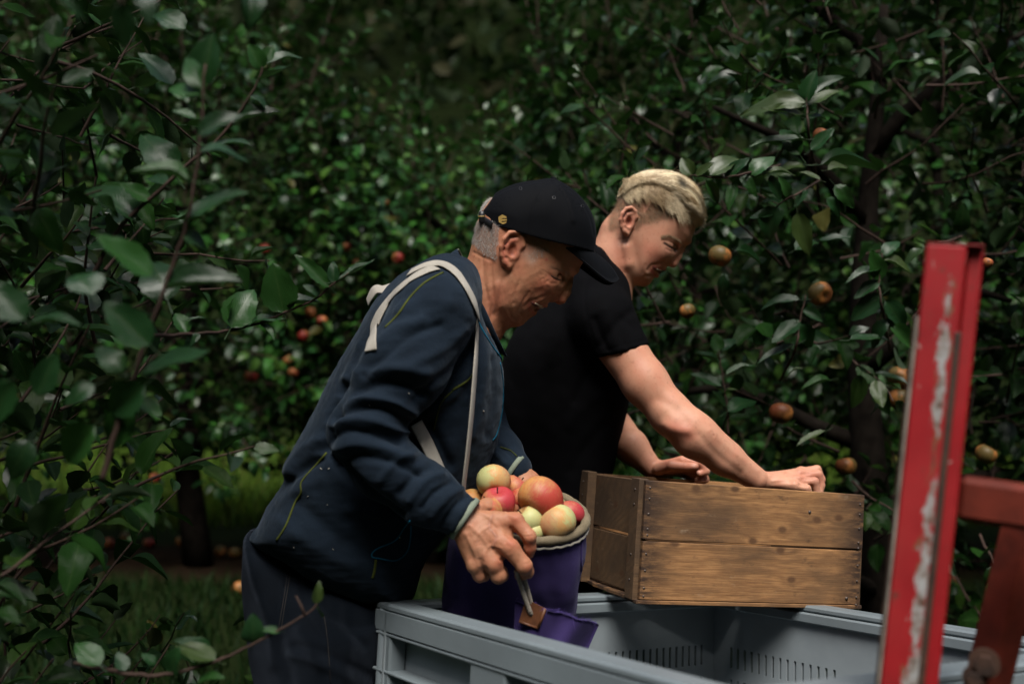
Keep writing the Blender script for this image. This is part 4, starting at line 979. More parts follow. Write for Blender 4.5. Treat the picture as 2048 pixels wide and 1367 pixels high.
for x0 in (.013, CL-.013-.014):     # end panels (thicker) sit between the long sides
    splitboard((x0, t+.0005, zsplit+.004), (x0+.014, CW-t-.0005, -.002), mat='wood_shaded'); splitboard((x0, t+.0005, -CH+.012), (x0+.014, CW-t-.0005, zsplit-.003), mat='wood_shaded')
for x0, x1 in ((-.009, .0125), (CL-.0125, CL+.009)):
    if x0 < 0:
        board('batten', (x0, .0125, -CH+.004), (.0125, .050, .002), 'wood_shaded'); board('batten', (x0, CW-.045, -CH+.002), (.0125, CW-.0005, .004), 'wood_shaded')
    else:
        board('batten', (x0, .0125, -CH+.004), (x1, .050, -.004), 'wood_shaded'); board('batten', (x0, CW-.045, -CH+.002), (x1, CW-.0005, -.004), 'wood_shaded')
for k, (y0, y1) in enumerate(((.0, .072), (.080, .152), (.160, .232), (.240, .3145))):
    board('bottom_slat', (-.006+.004*k, y0, -CH-.001), (CL+.004-.005*(k % 2), y1, -CH+.007), 'wood')
mbn = None
def nail(x, y, z, n=(0, -1, 0), r=.0022):
    n = np.array(n, float); V, F = tube([np.array([x, y, z])+n*.0012, np.array([x, y, z])-n*.004], [r, r*.8], 8); part('nail', V, F, M['nail'], crate)
for z in (-.014, -.036, -.066, -.096, -.108, -.145, -.178, -.212, -.228):
    nail(.009, 0, z); nail(CL-.012, 0, z-.006)
for z in (-.02, -.05, -.15, -.20): nail(.0, 0, 0) if False else nail(-.009, .030, z, (-1, 0, 0)); nail(-.009, CW-.02, z, (-1, 0, 0))
nail(CL*.735, 0, -.043, r=.0035); nail(CL*.93, 0, -CH+.022, r=.0035)
# ------------------------------------------------------------------ people
def mirror(p, y0):
    q = p.copy(); q[:, 1] = y0-np.abs(p[:, 1]-y0); return q
def bounds(P, m):
    P = np.array(P); return P.min(0)-m, P.max(0)+m
def ear_fn(c, top, half, d_in, out=.014, rim=.0034):
    """ear of the camera side: c centre px, top = px of its top; d_in depth of the skin beside it"""
    C = at(c[0], c[1], d_in); Tp = at(top[0], top[1], d_in); a = (Tp-C); half = np.linalg.norm(a); a /= half; f = np.array([a[2], 0, -a[0]])   # f: forward (picture right)
    def pt(x, y, o): return C+f*x*half+a*y*half+np.array([0, -o, 0])
    helix = [pt(.30, .02, .004), pt(.46, .45, .006), pt(.30, .85, .009), pt(-.08, 1.0, .013), pt(-.42, .82, .017), pt(-.60, .40, .019), pt(-.60, -.05, .018), pt(-.42, -.48, .014), pt(-.16, -.78, .009)]
    anti = [pt(.06, .62, .009), pt(-.22, .45, .012), pt(-.32, .05, .0125), pt(-.18, -.32, .011), pt(.12, -.44, .009)]
    def fn(p):
        d = s_chain(p, helix, [.0026]+[rim]*7+[.0042], .003)
        d = smin(d, s_chain(p, anti, [.0028, .0030, .0030, .003, .0034], .003), .004)
        d = smin(d, s_chain(p, [pt(-.10, -.70, .009), pt(.12, -.86, .007), pt(.24, -.58, .004)], [.0052, .0048, .004], .003), .004)
        disc = s_ell(p, pt(-.12, .1, .006), (half*.52, .0045, half*.86), np.array([f, [0, 1, 0], a])); d = smin(d, disc, .004)
        d = smin(d, s_cap(p, pt(.36, -.10, .004), pt(.34, -.30, .004), .0035), .003)
        d = smax(d, -s_ell(p, pt(.04, -.02, .012), (half*.24, .010, half*.36), np.array([f, [0, 1, 0], a])), .003)
        return d
    return fn, pt
SEP = dict(h=.0018)

# ---------------- older man
D1 = 1.98
def older_man():
    man = thing('person', (-.42, D1, 0), 'older man in black cap and navy fleece jacket bending over a bag of apples', 'person')
    # ---- head
    o1 = Outline([(948, 478), (956, 440), (978, 402), (1015, 382), (1060, 374), (1100, 374), (1135, 392), (1163, 422), (1178, 460), (1176, 500), (1166, 526), (1154, 540), (1144, 548), (1137, 560), (1130, 578), (1118, 592), (1102, 602), (1091, 610), (1083, 617), (1072, 624), (1064, 633), (1054, 640), (1044, 647), (1028, 652), (1008, 650), (992, 634), (975, 606), (958, 560), (946, 520)], D1, blur=2)
    m = lambda u, v, off=0.: at(u, v, D1-off)
    earf, ept = ear_fn((1024, 501), (1037, 466), .034, D1-.069)
    def head(p0):
        p = mirror(p0, D1)
        u = proj(p)
        fr_ = np.clip((u[:, 0]-1010)/160+(u[:, 1]-480)/260, 0, 1)          # 0 back of skull .. 1 front of face
        W = .077-.012*fr_; d = s_inflate(p, o1, D1, W, .072)
        # cheekbone, brow, chin, jaw
        d = smin(d, s_ell(p, m(1083, 566, .043), (.020, .014, .015), rot_y(35)), .016)
        d = smin(d, s_chain(p, [m(1150, 541, .006), m(1134, 530, .028), m(1106, 524, .046)], [.0075, .0075, .006], .006), .009)
        d = smin(d, s_ell(p, m(1032, 636, .000), (.016, .021, .012), rot_y(40)), .012)
        d = smin(d, s_chain(p, [m(1001, 574, .061), m(1006, 605, .052), m(1022, 632, .026)], [.008, .008, .009], .01), .016)
        d = smax(d, -s_ell(p, m(1122, 556, .034), (.014, .013, .009), rot_y(45)), .008)        # socket
        d = smin(d, s_ell(p, m(1112, 557, .030), (.0125, .0115, .0125)), .004)                  # closed eye
        # nose
        n = s_chain(p, [m(1142, 552), m(1138, 568), m(1133, 584), m(1124, 597)], [.0052, .0065, .0078, .0098], .006)
        n = smin(n, s_ell(p, m(1119, 599, 0), (.0105, .0100, .0095)), .005); n = smin(n, s_ell(p, m(1109, 596, .0125), (.0090, .0068, .0075), rot_y(-20)), .005)
        d = smin(d, n, .007)
        d = smax(d, -s_ell(p, m(1111, 606, .0075), (.0045, .0034, .0032)), .002)
        # lips and the open smiling mouth
        d = smin(d, s_chain(p, [m(1091, 611, .0), m(1081, 608, .017), m(1064, 600, .028)], [.0052, .0045, .0025], .004), .004)
        d = smin(d, s_chain(p, [m(1068, 625, .0), m(1063, 619, .016), m(1058, 606, .027)], [.0058, .005, .003], .004), .005)
        cutp = [m(1085, 619, .0), m(1074, 615, .016), m(1061, 604, .031)]
        d = smax(d, -s_chain(p, cutp, [.0075, .0072, .0022], .003), .0015)
        # cheek fold bulge
        d = smin(d, s_chain(p, [m(1094, 580, .036), m(1078, 592, .037), m(1064, 606, .035)], [.0085, .010, .008], .01), .01)
        # neck
        d = smin(d, s_chain(p, [m(1005, 520), m(975, 580), m(930, 660)], [.060, .061, .074], .02), .022)
        e = earf(p0); d = smin(d, e, .004); e2 = earf(p); d = smin(d, e2, .004)
        return d
    # ---- hands and forearms : right hand on the near side of the bag
    d0 = 1.71
    def H(*a): return [at(*x) for x in a]
    R_meta = [((932, 1040, d0+.03), (1032, 1040, d0+.02)), ((930, 1046, d0+.02), (1020, 1094, d0)), ((926, 1052, d0+.015), (986, 1126, d0)), ((922, 1056, d0+.02), (950, 1128, d0+.01))]
    R_f = [(H((1032, 1042, d0+.02), (1058, 1072, d0+.010), (1060, 1094, d0+.016), (1058, 1106, d0+.024)), [.0140, .0122, .0108, .0095]),
           (H((1020, 1096, d0), (1048, 1130, d0+.000), (1054, 1142, d0+.016), (1040, 1150, d0+.036)), [.0160, .0138, .0122, .0100]),
           (H((986, 1126, d0), (997, 1150, d0+.006), (1004, 1150, d0+.026), (1004, 1140, d0+.04)), [.0160, .0135, .0115, .0095]),
           (H((950, 1128, d0+.008), (960, 1148, d0+.016), (968, 1150, d0+.034), (970, 1140, d0+.045)), [.0150, .0125, .0105, .0090])]
    R_th = (H((930, 1028, d0+.04), (975, 1012, d0+.075), (1010, 1008, d0+.105), (1030, 1018, d0+.12)), [.016, .0145, .0115, .0095])
    def rhand(p):
        d = s_chain(p, [at(840, 990, d0+.03), at(905, 1030, d0+.028), at(935, 1048, d0+.026)], [.038, .029, .026], .01)
        for (a, b), r0, r1 in zip(R_meta, (.017, .018, .018, .017), (.0145, .0160, .0160, .0150)): d = smin(d, s_cap(p, at(*a), at(*b), r0, r1), .010)
        d = smin(d, s_ell(p, at(975, 1078, d0+.020), (.045, .018, .046)), .012)
        for c, r in R_f: d = smin(d, s_chain(p, c, r, .003), .005)
        for c, r in R_f:      # knuckles and finger joints
            d = smin(d, s_ell(p, c[1]+np.array([0, -.002, 0]), (r[1]*1.06,)*3), .003)
        d = smin(d, s_chain(p, *R_th, .006), .012)
        return d
    hst = [([(955, 1020), (985, 1040), (1010, 1072), (1022, 1088)], .0016, 4), ([(940, 1050), (965, 1075), (985, 1105), (1000, 1124)], .0016, 4), ([(930, 1065), (945, 1095), (958, 1130)], .0016, 4),
           ([(965, 1010), (1000, 1020), (1030, 1036)], .0014, 4), ([(985, 1030), (978, 1052), (992, 1072), (985, 1092)], .0016, 2.6), ([(950, 1080), (962, 1062), (980, 1052)], .0014, 2.4), ([(968, 1110), (980, 1090), (1002, 1095)], .0014, 2.4),
           ([(1022, 1056), (1038, 1072), (1048, 1088)], -.0030, 4), ([(1002, 1118), (1012, 1130), (1022, 1144)], -.0035, 3.5), ([(970, 1136), (976, 1156)], -.0035, 3.5), ([(1040, 1110), (1036, 1126)], -.0012, 2), ([(1050, 1066), (1062, 1062)], -.0010, 1.6), ([(1048, 1072), (1064, 1070)], -.0010, 1.6),
           ([(1048, 1128), (1060, 1124)], -.0010, 1.6), ([(940, 1025), (930, 1040), (928, 1060)], -.0014, 2.5), ([(948, 1022), (940, 1045), (938, 1072)], -.0010, 2)]
    rr = np.random.default_rng(2)
    for k in range(26):
        u, v = rr.uniform(930, 1020), rr.uniform(1020, 1125); a_ = rr.normal()*.5-.6; l = rr.uniform(6, 14); hst.append(([(u, v), (u+l*math.cos(a_), v+l*math.sin(a_))], -.0007, 1.5))
    red = (.36, .085, .05)
    rpaint = [([(1030, 1040)], red, 16, .5), ([(1024, 1086)], red, 14, .5), ([(1002, 1124)], red, 14, .5), ([(1060, 1076), (1062, 1100)], red, 10, .4), ([(1057, 1136)], red, 10, .4), ([(950, 1040), (960, 1110)], (.40, .20, .125), 20, .5), ([(985, 1030), (978, 1052), (992, 1072), (985, 1092)], (.22, .12, .10), 3, .4)]
    # left hand behind, closing over the far rim
    e0 = 1.995
    L_f = [(H((1075, 972, e0-.01), (1096, 990, e0-.015), (1092, 1012, e0-.01), (1085, 1022, e0)), [.0115, .010, .009, .0085]), (H((1066, 975, e0-.03), (1086, 994, e0-.035), (1084, 1016, e0-.03), (1078, 1026, e0-.02)), [.0115, .010, .009, .0085]),
           (H((1056, 978, e0-.045), (1074, 998, e0-.05), (1072, 1018, e0-.045), (1066, 1028, e0-.035)), [.0112, .010, .009, .008]), (H((1084, 966, e0+.012), (1104, 982, e0+.012), (1104, 1002, e0+.012), (1098, 1012, e0+.016)), [.0105, .009, .0082, .0075]), (H((1040, 965, e0+.02), (1060, 985, e0+.045), (1076, 1000, e0+.055)), [.013, .011, .009])]
    def lhand(p):
        d = s_chain(p, [at(1012, 932, e0+.02), at(1030, 944, e0), at(1056, 962, e0-.004)], [.024, .025, .024], .01)
        for c, r in L_f[:4]: d = smin(d, s_cap(p, at(1038, 952, e0), c[0], .015, r[0]), .01)
        for c, r in L_f: d = smin(d, s_chain(p, c, r, .003), .005)
        return d
    sh0 = .165
    def core(p):
        d = s_chain(p, [at(930, 640, D1), at(820, 800, D1), at(720, 940, D1)], [.075, .10, .09], .03)
        d = smin(d, s_chain(p, [at(905, 600, D1), at(868, 628, D1-sh0-.02), at(810, 735, D1-sh0-.065), at(724, 862, D1-sh0-.09), at(770, 930, D1-sh0-.09), at(850, 985, D1-sh0-.085), at(905, 1030, d0+.028)], [.06, .045, .042, .036, .036, .034, .027], .02), .02)
        return smin(d, s_chain(p, [at(905, 600, D1), at(905, 640, D1+.16), at(940, 760, D1+.19), at(960, 850, D1+.17), at(1000, 905, D1+.07), at(1030, 944, e0)], [.06, .040, .032, .026, .022, .022], .02), .02)
    hb = bounds([at(900, 360, D1), at(1160, 660, D1), at(1000, 500, D1-.1), at(1000, 500, D1+.1)], .02)
    rb = bounds([at(860, 990, d0), at(1065, 1175, d0), at(1000, 1000, d0+.13), at(1000, 1100, d0-.02)], .045); lb = bounds([at(985, 915, e0-.03), at(1104, 1030, e0+.06), at(1040, 960, e0-.06)], .045)
    gh, gr, gl = gated(head, *hb), gated(rhand, *rb), gated(lhand, *lb)
    def whole(p): return smin(smin(smin(core(p), gh(p), .012), gr(p), .008), gl(p), .008)
    hv, hf = extract(whole, *bounds([hb[0], hb[1], at(560, 1180, D1), at(724, 862, D1-.30), at(940, 760, D1+.27), rb[0], rb[1]], .01), .0023, .008, 2)
    wr = .0017
    st = [  # crow's feet, eye line, folds, neck lines (grooves negative)
        ([(1122, 561), (1110, 557), (1098, 548)], -.0020, 2.2), ([(1096, 546), (1084, 540)], -.0009, 1.8), ([(1096, 549), (1082, 549)], -.0009, 1.8), ([(1097, 552), (1084, 558)], -.0009, 1.8), ([(1100, 558), (1090, 566)], -.0008, 1.8),
        ([(1112, 566), (1102, 566), (1094, 562)], -.0010, 1.8), ([(1116, 570), (1104, 572), (1094, 568)], .0008, 2.2), ([(1130, 548), (1120, 542), (1106, 538)], -.0014, 2.0),
        ([(1101, 590), (1088, 592), (1074, 598), (1060, 602), (1050, 612)], -.0022, 3.2), ([(1058, 585), (1049, 598), (1043, 612), (1041, 625)], -.0022, 3.0), ([(1040, 560), (1030, 585), (1028, 606)], -.0018, 3.5),
        ([(1064, 632), (1050, 634), (1040, 628)], -.0018, 3), ([(1032, 640), (1022, 632), (1018, 620)], -.0015, 3),
        ([(1130, 530), (1115, 520)], -.0012, 1.6), ([(1142, 538), (1128, 536)], -.0012, 1.6), ([(1020, 545), (1006, 560), (1000, 590), (990, 630)], -.0030, 4), ([(985, 520), (984, 560), (986, 600), (980, 640)], -.0022, 3), ([(965, 515), (968, 560), (976, 600)], -.0022, 3), ([(975, 520), (978, 570), (985, 620)], .0014, 3), ([(948, 505), (962, 512), (980, 520)], -.0014, 2.5)]
    hv = carve(hv, hf, [(a_, b_*(.62 if i_ < 19 else 1), c_*1.1) for i_, (a_, b_, c_) in enumerate(st)]+hst); hn = normals(hv, hf); hv = hv+hn*(snoise(hv, 55, 3)[:, None]*.0006)
    base = (.34, .155, .085); red = (.36, .085, .05)
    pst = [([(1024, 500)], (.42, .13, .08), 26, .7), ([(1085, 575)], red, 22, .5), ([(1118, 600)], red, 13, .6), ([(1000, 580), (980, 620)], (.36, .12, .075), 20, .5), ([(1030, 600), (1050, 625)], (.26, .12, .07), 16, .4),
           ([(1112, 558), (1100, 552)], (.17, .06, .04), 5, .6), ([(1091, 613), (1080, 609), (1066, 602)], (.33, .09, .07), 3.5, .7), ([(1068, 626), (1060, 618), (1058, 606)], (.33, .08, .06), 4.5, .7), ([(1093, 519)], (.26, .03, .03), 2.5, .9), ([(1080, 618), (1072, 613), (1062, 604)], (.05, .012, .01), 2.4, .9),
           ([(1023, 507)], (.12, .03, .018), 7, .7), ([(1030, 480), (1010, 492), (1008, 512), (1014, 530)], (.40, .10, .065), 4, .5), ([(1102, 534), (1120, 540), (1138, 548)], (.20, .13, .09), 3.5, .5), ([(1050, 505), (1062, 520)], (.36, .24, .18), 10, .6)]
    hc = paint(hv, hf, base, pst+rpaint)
    STUBP = [(940, 440), (1010, 440), (1050, 462), (1085, 480), (1100, 500), (1064, 528), (1056, 500), (1048, 478), (1038, 462), (1015, 470), (1004, 492), (1006, 512), (992, 520), (968, 508), (950, 490), (935, 480)]; uv = proj(hv); stub = inpoly(uv, STUBP)
    stub &= np.abs(hv[:, 1]-D1) < .0735
    fs = softmask(uv, STUBP, 5)*(np.abs(hv[:, 1]-D1) < .0735); fs = fs*np.where(uv[:, 0] > 1042, .5, 1); hc = hc*(1-.5*fs[:, None])+np.array((.21, .18, .15))*.5*fs[:, None]; stub &= np.random.default_rng(1).random(len(hv)) < fs**1.5
    body = part('body', hv, hf, M['skin_old'], man, col=hc)
    # teeth and mouth inside
    T_ = MB()
    for k in range(6):
        a = k/5; q = at(1084-a*18, 613-a*6, D1-.004-.0245*a**.7); T_.box(q-np.array([.0033, .003, .0036]), q+np.array([.0033, .003, .0030]), None, .0012)
    T_.build('teeth', M['teeth'], man)
    V, F = tube([at(1077, 615, D1), at(1069, 611, D1-.012), at(1060, 604, D1-.022)], [.0055, .005, .002], 8); part('mouth', V, F, M['mouth'], man)
    # short stubble hair at the back and temple
    tr = bvh(hv, hf)
    def fl(name, pts, w, mat, off=.0003, t=.0006):
        P, N = drape(tr, pts, off, 4)
        if len(P) > 3: part(name, *ribbon(P, N, w, t, 6), M[mat], man)
    fl('lashes', [(1121, 560), (1111, 556), (1102, 551)], .0016, 'lash'); fl('mouth', [(1083, 615), (1074, 611.5), (1064, 605)], .0042, 'mouth'); fl('teeth', [(1084, 611.5), (1077, 609), (1070, 605.5)], .0028, 'teeth', .0009)
    tr = bvh(hv, hf); r = np.random.default_rng(9); S_ = MB(); vi = np.where(stub & (facing(hv, hn) > 0.0))[0]
    idx = r.choice(vi, 3800); P0 = hv[idx]+r.normal(size=(3800, 3))*.001; N0 = hn[idx]; dirs = N0*.55+np.array([.15, 0, -.7])+r.normal(size=N0.shape)*.25; dirs /= np.linalg.norm(dirs, axis=1)[:, None]
    strands_mesh('hair', man, P0-N0*.0005, dirs, r.uniform(.002, .0055, 3800), .00020, np.array([(.24, .22, .20), (.13, .115, .10), (.34, .32, .30)])[r.integers(0, 3, 3800)], M['hair'], N0)
    # white tuft in the gap of the cap
    gi = 900; P0 = np.array([at(r.uniform(962, 990), r.uniform(398, 430), D1) for _ in range(gi)]); P0[:, 1] = D1+r.uniform(-.035, .035, gi)
    a = np.array([at(1040, 450, D1)]); N0 = P0-a; N0 /= np.linalg.norm(N0, axis=1)[:, None]
    rad = .079-(np.abs(P0[:, 1]-D1)**2)*6; P1 = a+N0*rad[:, None]; dirs = N0*.5+np.array([-.5, 0, -.45])+r.normal(size=N0.shape)*.25; dirs /= np.linalg.norm(dirs, axis=1)[:, None]
    strands_mesh('hair', man, P1, dirs, r.uniform(.005, .010, gi), .0004, np.array([(.62, .60, .58), (.5, .48, .46), (.36, .35, .33)])[r.integers(0, 3, gi)], M['hair'], N0)
    # ---- cap
    o2 = Outline([(961, 432), (968, 412), (985, 392), (1010, 376), (1040, 366), (1072, 361), (1105, 358), (1132, 370), (1160, 393), (1183, 426), (1192, 460), (1190, 497), (1180, 560), (1130, 600), (1050, 600), (985, 560), (962, 500)], D1, blur=1)
    lo1, lo2 = at(962, 449, D1), at(1190, 509, D1)
    def dome(p, off=0.):
        return s_inflate(p, o2, D1, .089-off, .086)+off
    gap = at(966, 405, D1)
    def capf(p):
        d = dome(p); d = smax(d, -(dome(p)+.0035), .001)
        ax = lo2-lo1; L_ = np.linalg.norm(ax); ax /= L_; nz = np.array([-ax[2], 0, ax[0]]); t = ((p-lo1)@ax)/L_
        below = -((p-lo1)@nz)-.007*np.sin(np.pi*np.clip(t, 0, 1))*1.0+.004*0
        d = smax(d, below, .0015)
        g = s_ell(p, gap, (.030, .048, .021), rot_y(-50)); d = smax(d, -g, .001)
        return d
    cv, cf = extract(capf, *bounds([at(955, 350, D1), at(1200, 515, D1), at(1050, 400, D1-.09), at(1050, 400, D1+.09)], .015), .0022, .004, 1)
    seams = [([(1106, 360), (1085, 372), (1070, 400), (1062, 440), (1058, 470)], -.0012, 2), ([(1106, 360), (1125, 385), (1140, 420), (1148, 470), (1150, 497)], -.0012, 2), ([(1106, 360), (1050, 368), (1010, 380), (990, 392)], -.0010, 2), ([(1106, 360), (1150, 390), (1178, 430), (1188, 470)], -.0009, 2),
             ([(1118, 372), (1136, 400), (1146, 440)], .0020, 7), ([(1070, 364), (1078, 380), (1076, 396)], .0012, 6)]
    cv = carve(cv, cf, seams); cap_ = part('cap', cv, cf, M['cap'], man)
    ctree = bvh(cv, cf)
    for (u, v) in ((1041, 377), (1108, 395), (1165, 412)):     # stitched eyelets
        P, N = drape(ctree, [(u+3*math.cos(a), v+3*math.sin(a)) for a in np.linspace(0, 6.28, 9)], .0003, 2)
        if len(P) > 3: part('eyelet', *ribbon(P, N, .0012, .0005, 6), M['buckle'], cap_)
    V, F = tube([at(1107, 361, D1), at(1109, 357, D1), at(1110, 355, D1)], [.008, .0075, .004], 12); part('button', V, F, M['cap'], cap_)
    # lower band seam
    P, N = drape(ctree, [(985, 453), (1010, 461), (1050, 474), (1100, 488), (1150, 500), (1186, 504)], .0002, 5); part('band', *ribbon(P, N, .004, .0009, 8), M['cap'], cap_)
    # emblem: hexagon with three bars notched from the right
    def emb(pts, off):
        P, N = drape(ctree, pts, off, 1) if False else drape(ctree, list(pts)+[pts[0]], off, 1)
        return P
    hexa = [(997, 434), (1005, 429), (1013, 433), (1013.5, 436), (1006, 436), (1003, 438), (1013.8, 438.2), (1014, 441), (1004, 442), (1003, 444.5), (1014, 443.5), (1012, 446), (1006, 448.5), (998, 444)]
    P = []; o = Vector(CAMP)
    for u, v in hexa:
        h = ctree.ray_cast(o, Vector(at(u, v, 1.0)-CAMP).normalized())
        if h[0] is not None: P.append(np.array(h[0]+h[1]*(.0006 if h[1].y < 0 else -.0006)))
    if len(P) == len(hexa): part('emblem', np.array(P), [list(range(len(P)))], M['gold'], cap_, smooth=False)
    # brim: curved stiff visor with thickness, its sides bent down
    Bp, Tp = at(1184, 500, D1), at(1239, 557, D1); Bs = at(1134, 493, D1-.080)
    fw = (Tp-Bp)/np.linalg.norm(Tp-Bp); upv = np.array([-fw[2], 0, fw[0]]); nS, nT = 33, 10; Vt = []
    db = Bs-Bp; db[1] = 0
    for i in range(nS):
        s = -1+2*i/(nS-1); g = (1-math.sqrt(1-(.97*s)**2))/(1-math.sqrt(1-.97**2)); b_ = Bp+db*g; o_ = Tp+(Bp+db*1.0-Tp)*abs(s)**3.2-upv*.019*math.sin(math.pi*min(1, abs(s)**1.1))*1.0
        for j in range(nT):
            t = j/(nT-1); q = b_*(1-t)+o_*t; q = q+upv*.006*math.sin(math.pi*t)*(1-abs(s)); q[1] = D1-s*.077*(1-.08*t); Vt.append(q)
    Vt = np.array(Vt); G = grid_faces(nS, nT); n_ = len(Vt); Vb = Vt-upv*.0030
    edge = [i for i in range(nT)]+[i*nT+nT-1 for i in range(1, nS)]+[(nS-1)*nT+j for j in range(nT-2, -1, -1)]+[i*nT for i in range(nS-2, 0, -1)]
    E_ = np.array([[edge[k], edge[(k+1) % len(edge)], edge[(k+1) % len(edge)]+n_, edge[k]+n_] for k in range(len(edge))])
    part('visor', np.concatenate([Vt, Vb]), [np.concatenate([G, G[:, ::-1]+n_, E_])], M['cap'], cap_)
    # back strap with buckle
    P = np.array([at(984, 450, D1-.072), at(968, 440, D1-.050), at(961, 434, D1-.02), at(960, 433, D1+.02), at(966, 440, D1+.05)]); P = catmull(P, 5); part('strap', *ribbon(P, P-at(1040, 450, D1), .014, .0014, 8), M['buckle'], cap_)
    q = at(966, 434, D1-.043); V, F = box_vf(q-np.array([.008, .010, .013]), q+np.array([.004, .010, .011]), .003); part('buckle', V, F, M['buckle'], cap_)
    q2 = q-np.array([.0085, .0105, 0]); V, F = box_vf(q2-np.array([.0005, .0, .001]), q2+np.array([.012, .001, .001])); part('buckle_line', V, F, M['gold'], cap_)

    # ---- jacket
    o3 = Outline([(886, 516), (850, 527), (806, 549), (762, 590), (724, 654), (687, 719), (655, 775), (632, 824), (593, 895), (573, 930), (574, 955), (543, 1005), (524, 1046), (511, 1072), (585, 1118), (650, 1160), (740, 1196), (800, 1204), (828, 1190), (847, 1129), (880, 1080), (925, 1030), (962, 970), (986, 905), (1002, 840), (1008, 780), (1003, 715), (980, 660), (960, 600), (935, 540)], D1, blur=2)
    sh = .165
    arm = H((868, 628, D1-sh-.02), (810, 735, D1-sh-.065), (724, 862, D1-sh-.09)); fa = H((724, 862, D1-sh-.09), (770, 930, D1-sh-.09), (850, 985, D1-sh-.085), (925, 1034, d0+.03))
    larm = H((905, 640, D1+.16), (940, 760, D1+.19), (960, 850, D1+.17), (1000, 905, D1+.07), (1028, 938, e0+.003))
    o3b = Outline([(884, 512), (846, 522), (806, 545), (768, 590), (740, 660), (800, 800), (960, 800), (1005, 740), (990, 660), (945, 560), (915, 520)], D1, blur=2)
    def jacket(p):
        u = proj(p); t = np.clip((u[:, 1]-620)/420, 0, 1)
        W = .195-.035*t; d = s_inflate(p, o3, D1, W, .12, 2.3)
        d = smin(d, s_chain(p, [at(905, 575, D1-.05), at(872, 600, D1-sh+.01)], [.06, .068], .03), .03)
        d = smin(d, s_chain(p, [at(905, 575, D1+.05), at(885, 610, D1+sh-.01)], [.06, .068], .03), .03)
        a = s_chain(p, arm, [.078, .070, .058], .03); b = s_chain(p, fa, [.058, .056, .051, .038], .02); a = smin(a, b, .012)
        d = smin(d, a, .014)
        d = smin(d, s_chain(p, larm, [.074, .062, .054, .043, .035], .02), .012)
        # cuff ends: hollow towards the hand
        d = smax(d, -s_cap(p, at(945, 1046, d0+.026), at(915, 1030, d0+.028), .034, .030), .002)
        # neck opening
        d = smax(d, -s_chain(p, [at(1030, 540, D1), at(965, 590, D1), at(935, 640, D1)], [.085, .064, .045], .01), .003)
        return d
    jv, jf = extract(jacket, *bounds([at(500, 500, D1), at(1050, 1210, D1), at(800, 700, D1-.33), at(800, 700, D1+.28)], .03), .0040, .012, 2)
    print('jacket verts', len(jv), 'head', len(hv))
    A_ = .0088
    folds = [  # traced sleeve and body folds: ridges + , valleys -
        ([(700, 760), (735, 745), (790, 738), (850, 745)], A_, 12), ([(690, 800), (740, 772), (800, 768), (850, 790)], -A_, 9), ([(680, 800), (720, 795), (780, 800), (836, 830)], A_, 10), ([(665, 832), (720, 815), (780, 822), (832, 852)], -A_*1.1, 8),
        ([(660, 850), (710, 838), (760, 845), (812, 868)], A_*.9, 9), ([(655, 885), (690, 862), (740, 866), (800, 885)], -A_, 8), ([(664, 905), (700, 888), (750, 892), (820, 915)], A_*.8, 9), ([(680, 930), (720, 912), (780, 922), (840, 948)], -A_*.8, 8),
        ([(842, 640), (790, 660), (745, 700), (715, 740)], A_*.7, 10), ([(880, 650), (820, 672), (770, 712), (730, 750)], -A_*.7, 9), ([(930, 660), (880, 700), (830, 725), (790, 735)], A_*.6, 11), ([(940, 700), (900, 740), (860, 770), (830, 800)], -A_*.6, 9), ([(945, 730), (905, 790), (850, 830), (815, 862)], A_*.8, 9),
        ([(760, 960), (790, 925), (830, 905)], A_*.6, 8), ([(800, 985), (832, 950), (860, 935)], -A_*.8, 7), ([(820, 1000), (850, 962), (885, 948)], A_*.7, 7), ([(845, 1015), (870, 985), (902, 965)], -A_*.8, 6), ([(862, 1030), (892, 995), (925, 975)], A_*.7, 7), ([(885, 1048), (908, 1015), (936, 990)], -A_*.7, 6), ([(905, 1058), (925, 1020), (948, 998)], A_*.5, 5),
        ([(700, 1020), (780, 1030), (860, 1050)], A_*.6, 12), ([(640, 880), (600, 905), (578, 940)], A_, 12), ([(640, 920), (600, 940), (577, 962)], -A_*1.2, 9), ([(640, 960), (605, 975), (560, 1000)], A_*.5, 12), ([(690, 770), (668, 830), (650, 890)], -A_*1.2, 9), ([(650, 900), (690, 940), (740, 990), (800, 1030)], -A_*1.6, 11),
        ([(600, 1010), (660, 1060), (740, 1110)], -A_*.5, 16), ([(560, 1040), (620, 1090), (700, 1130)], A_*.4, 14), ([(840, 830), (870, 870), (900, 930)], -A_*1.0, 10), ([(960, 640), (968, 720), (962, 800), (945, 870)], A_*.6, 12), ([(985, 720), (990, 800), (975, 870)], -A_*.6, 9), ([(800, 620), (850, 600), (900, 610)], A_*.4, 14),
        ([(720, 690), (700, 740), (680, 790)], A_*.6, 8), ([(1000, 892), (1018, 905), (1030, 918)], -A_*.6, 6), ([(990, 905), (1010, 925)], A_*.5, 6)]
    jv = carve(jv, jf, folds); jn = normals(jv, jf); jv = jv+jn*(snoise(jv, 6, 4)[:, None]*.0022+snoise(jv*np.array([1, 1, 1.8]), 17, 5)[:, None]*.0012+snoise(jv, 42, 6)[:, None]*.0006)
    jk = part('jacket', jv, jf, M['fleece'], man); jt = bvh(jv, jf)
    def line(name, pts, w, mat, off=.0008, t=.0009, n=6):
        P, N = drape(jt, pts, off, n)
        if len(P) > 3: part(name, *ribbon(P, N, w, t, 8), M[mat], jk)
    line('seam', [(653, 905), (636, 925), (604, 962), (602, 985), (590, 1005), (572, 1050), (553, 1080)], .0042, 'stitch'); line('seam', [(886, 545), (850, 565), (820, 595), (795, 630), (770, 655)], .0042, 'stitch')
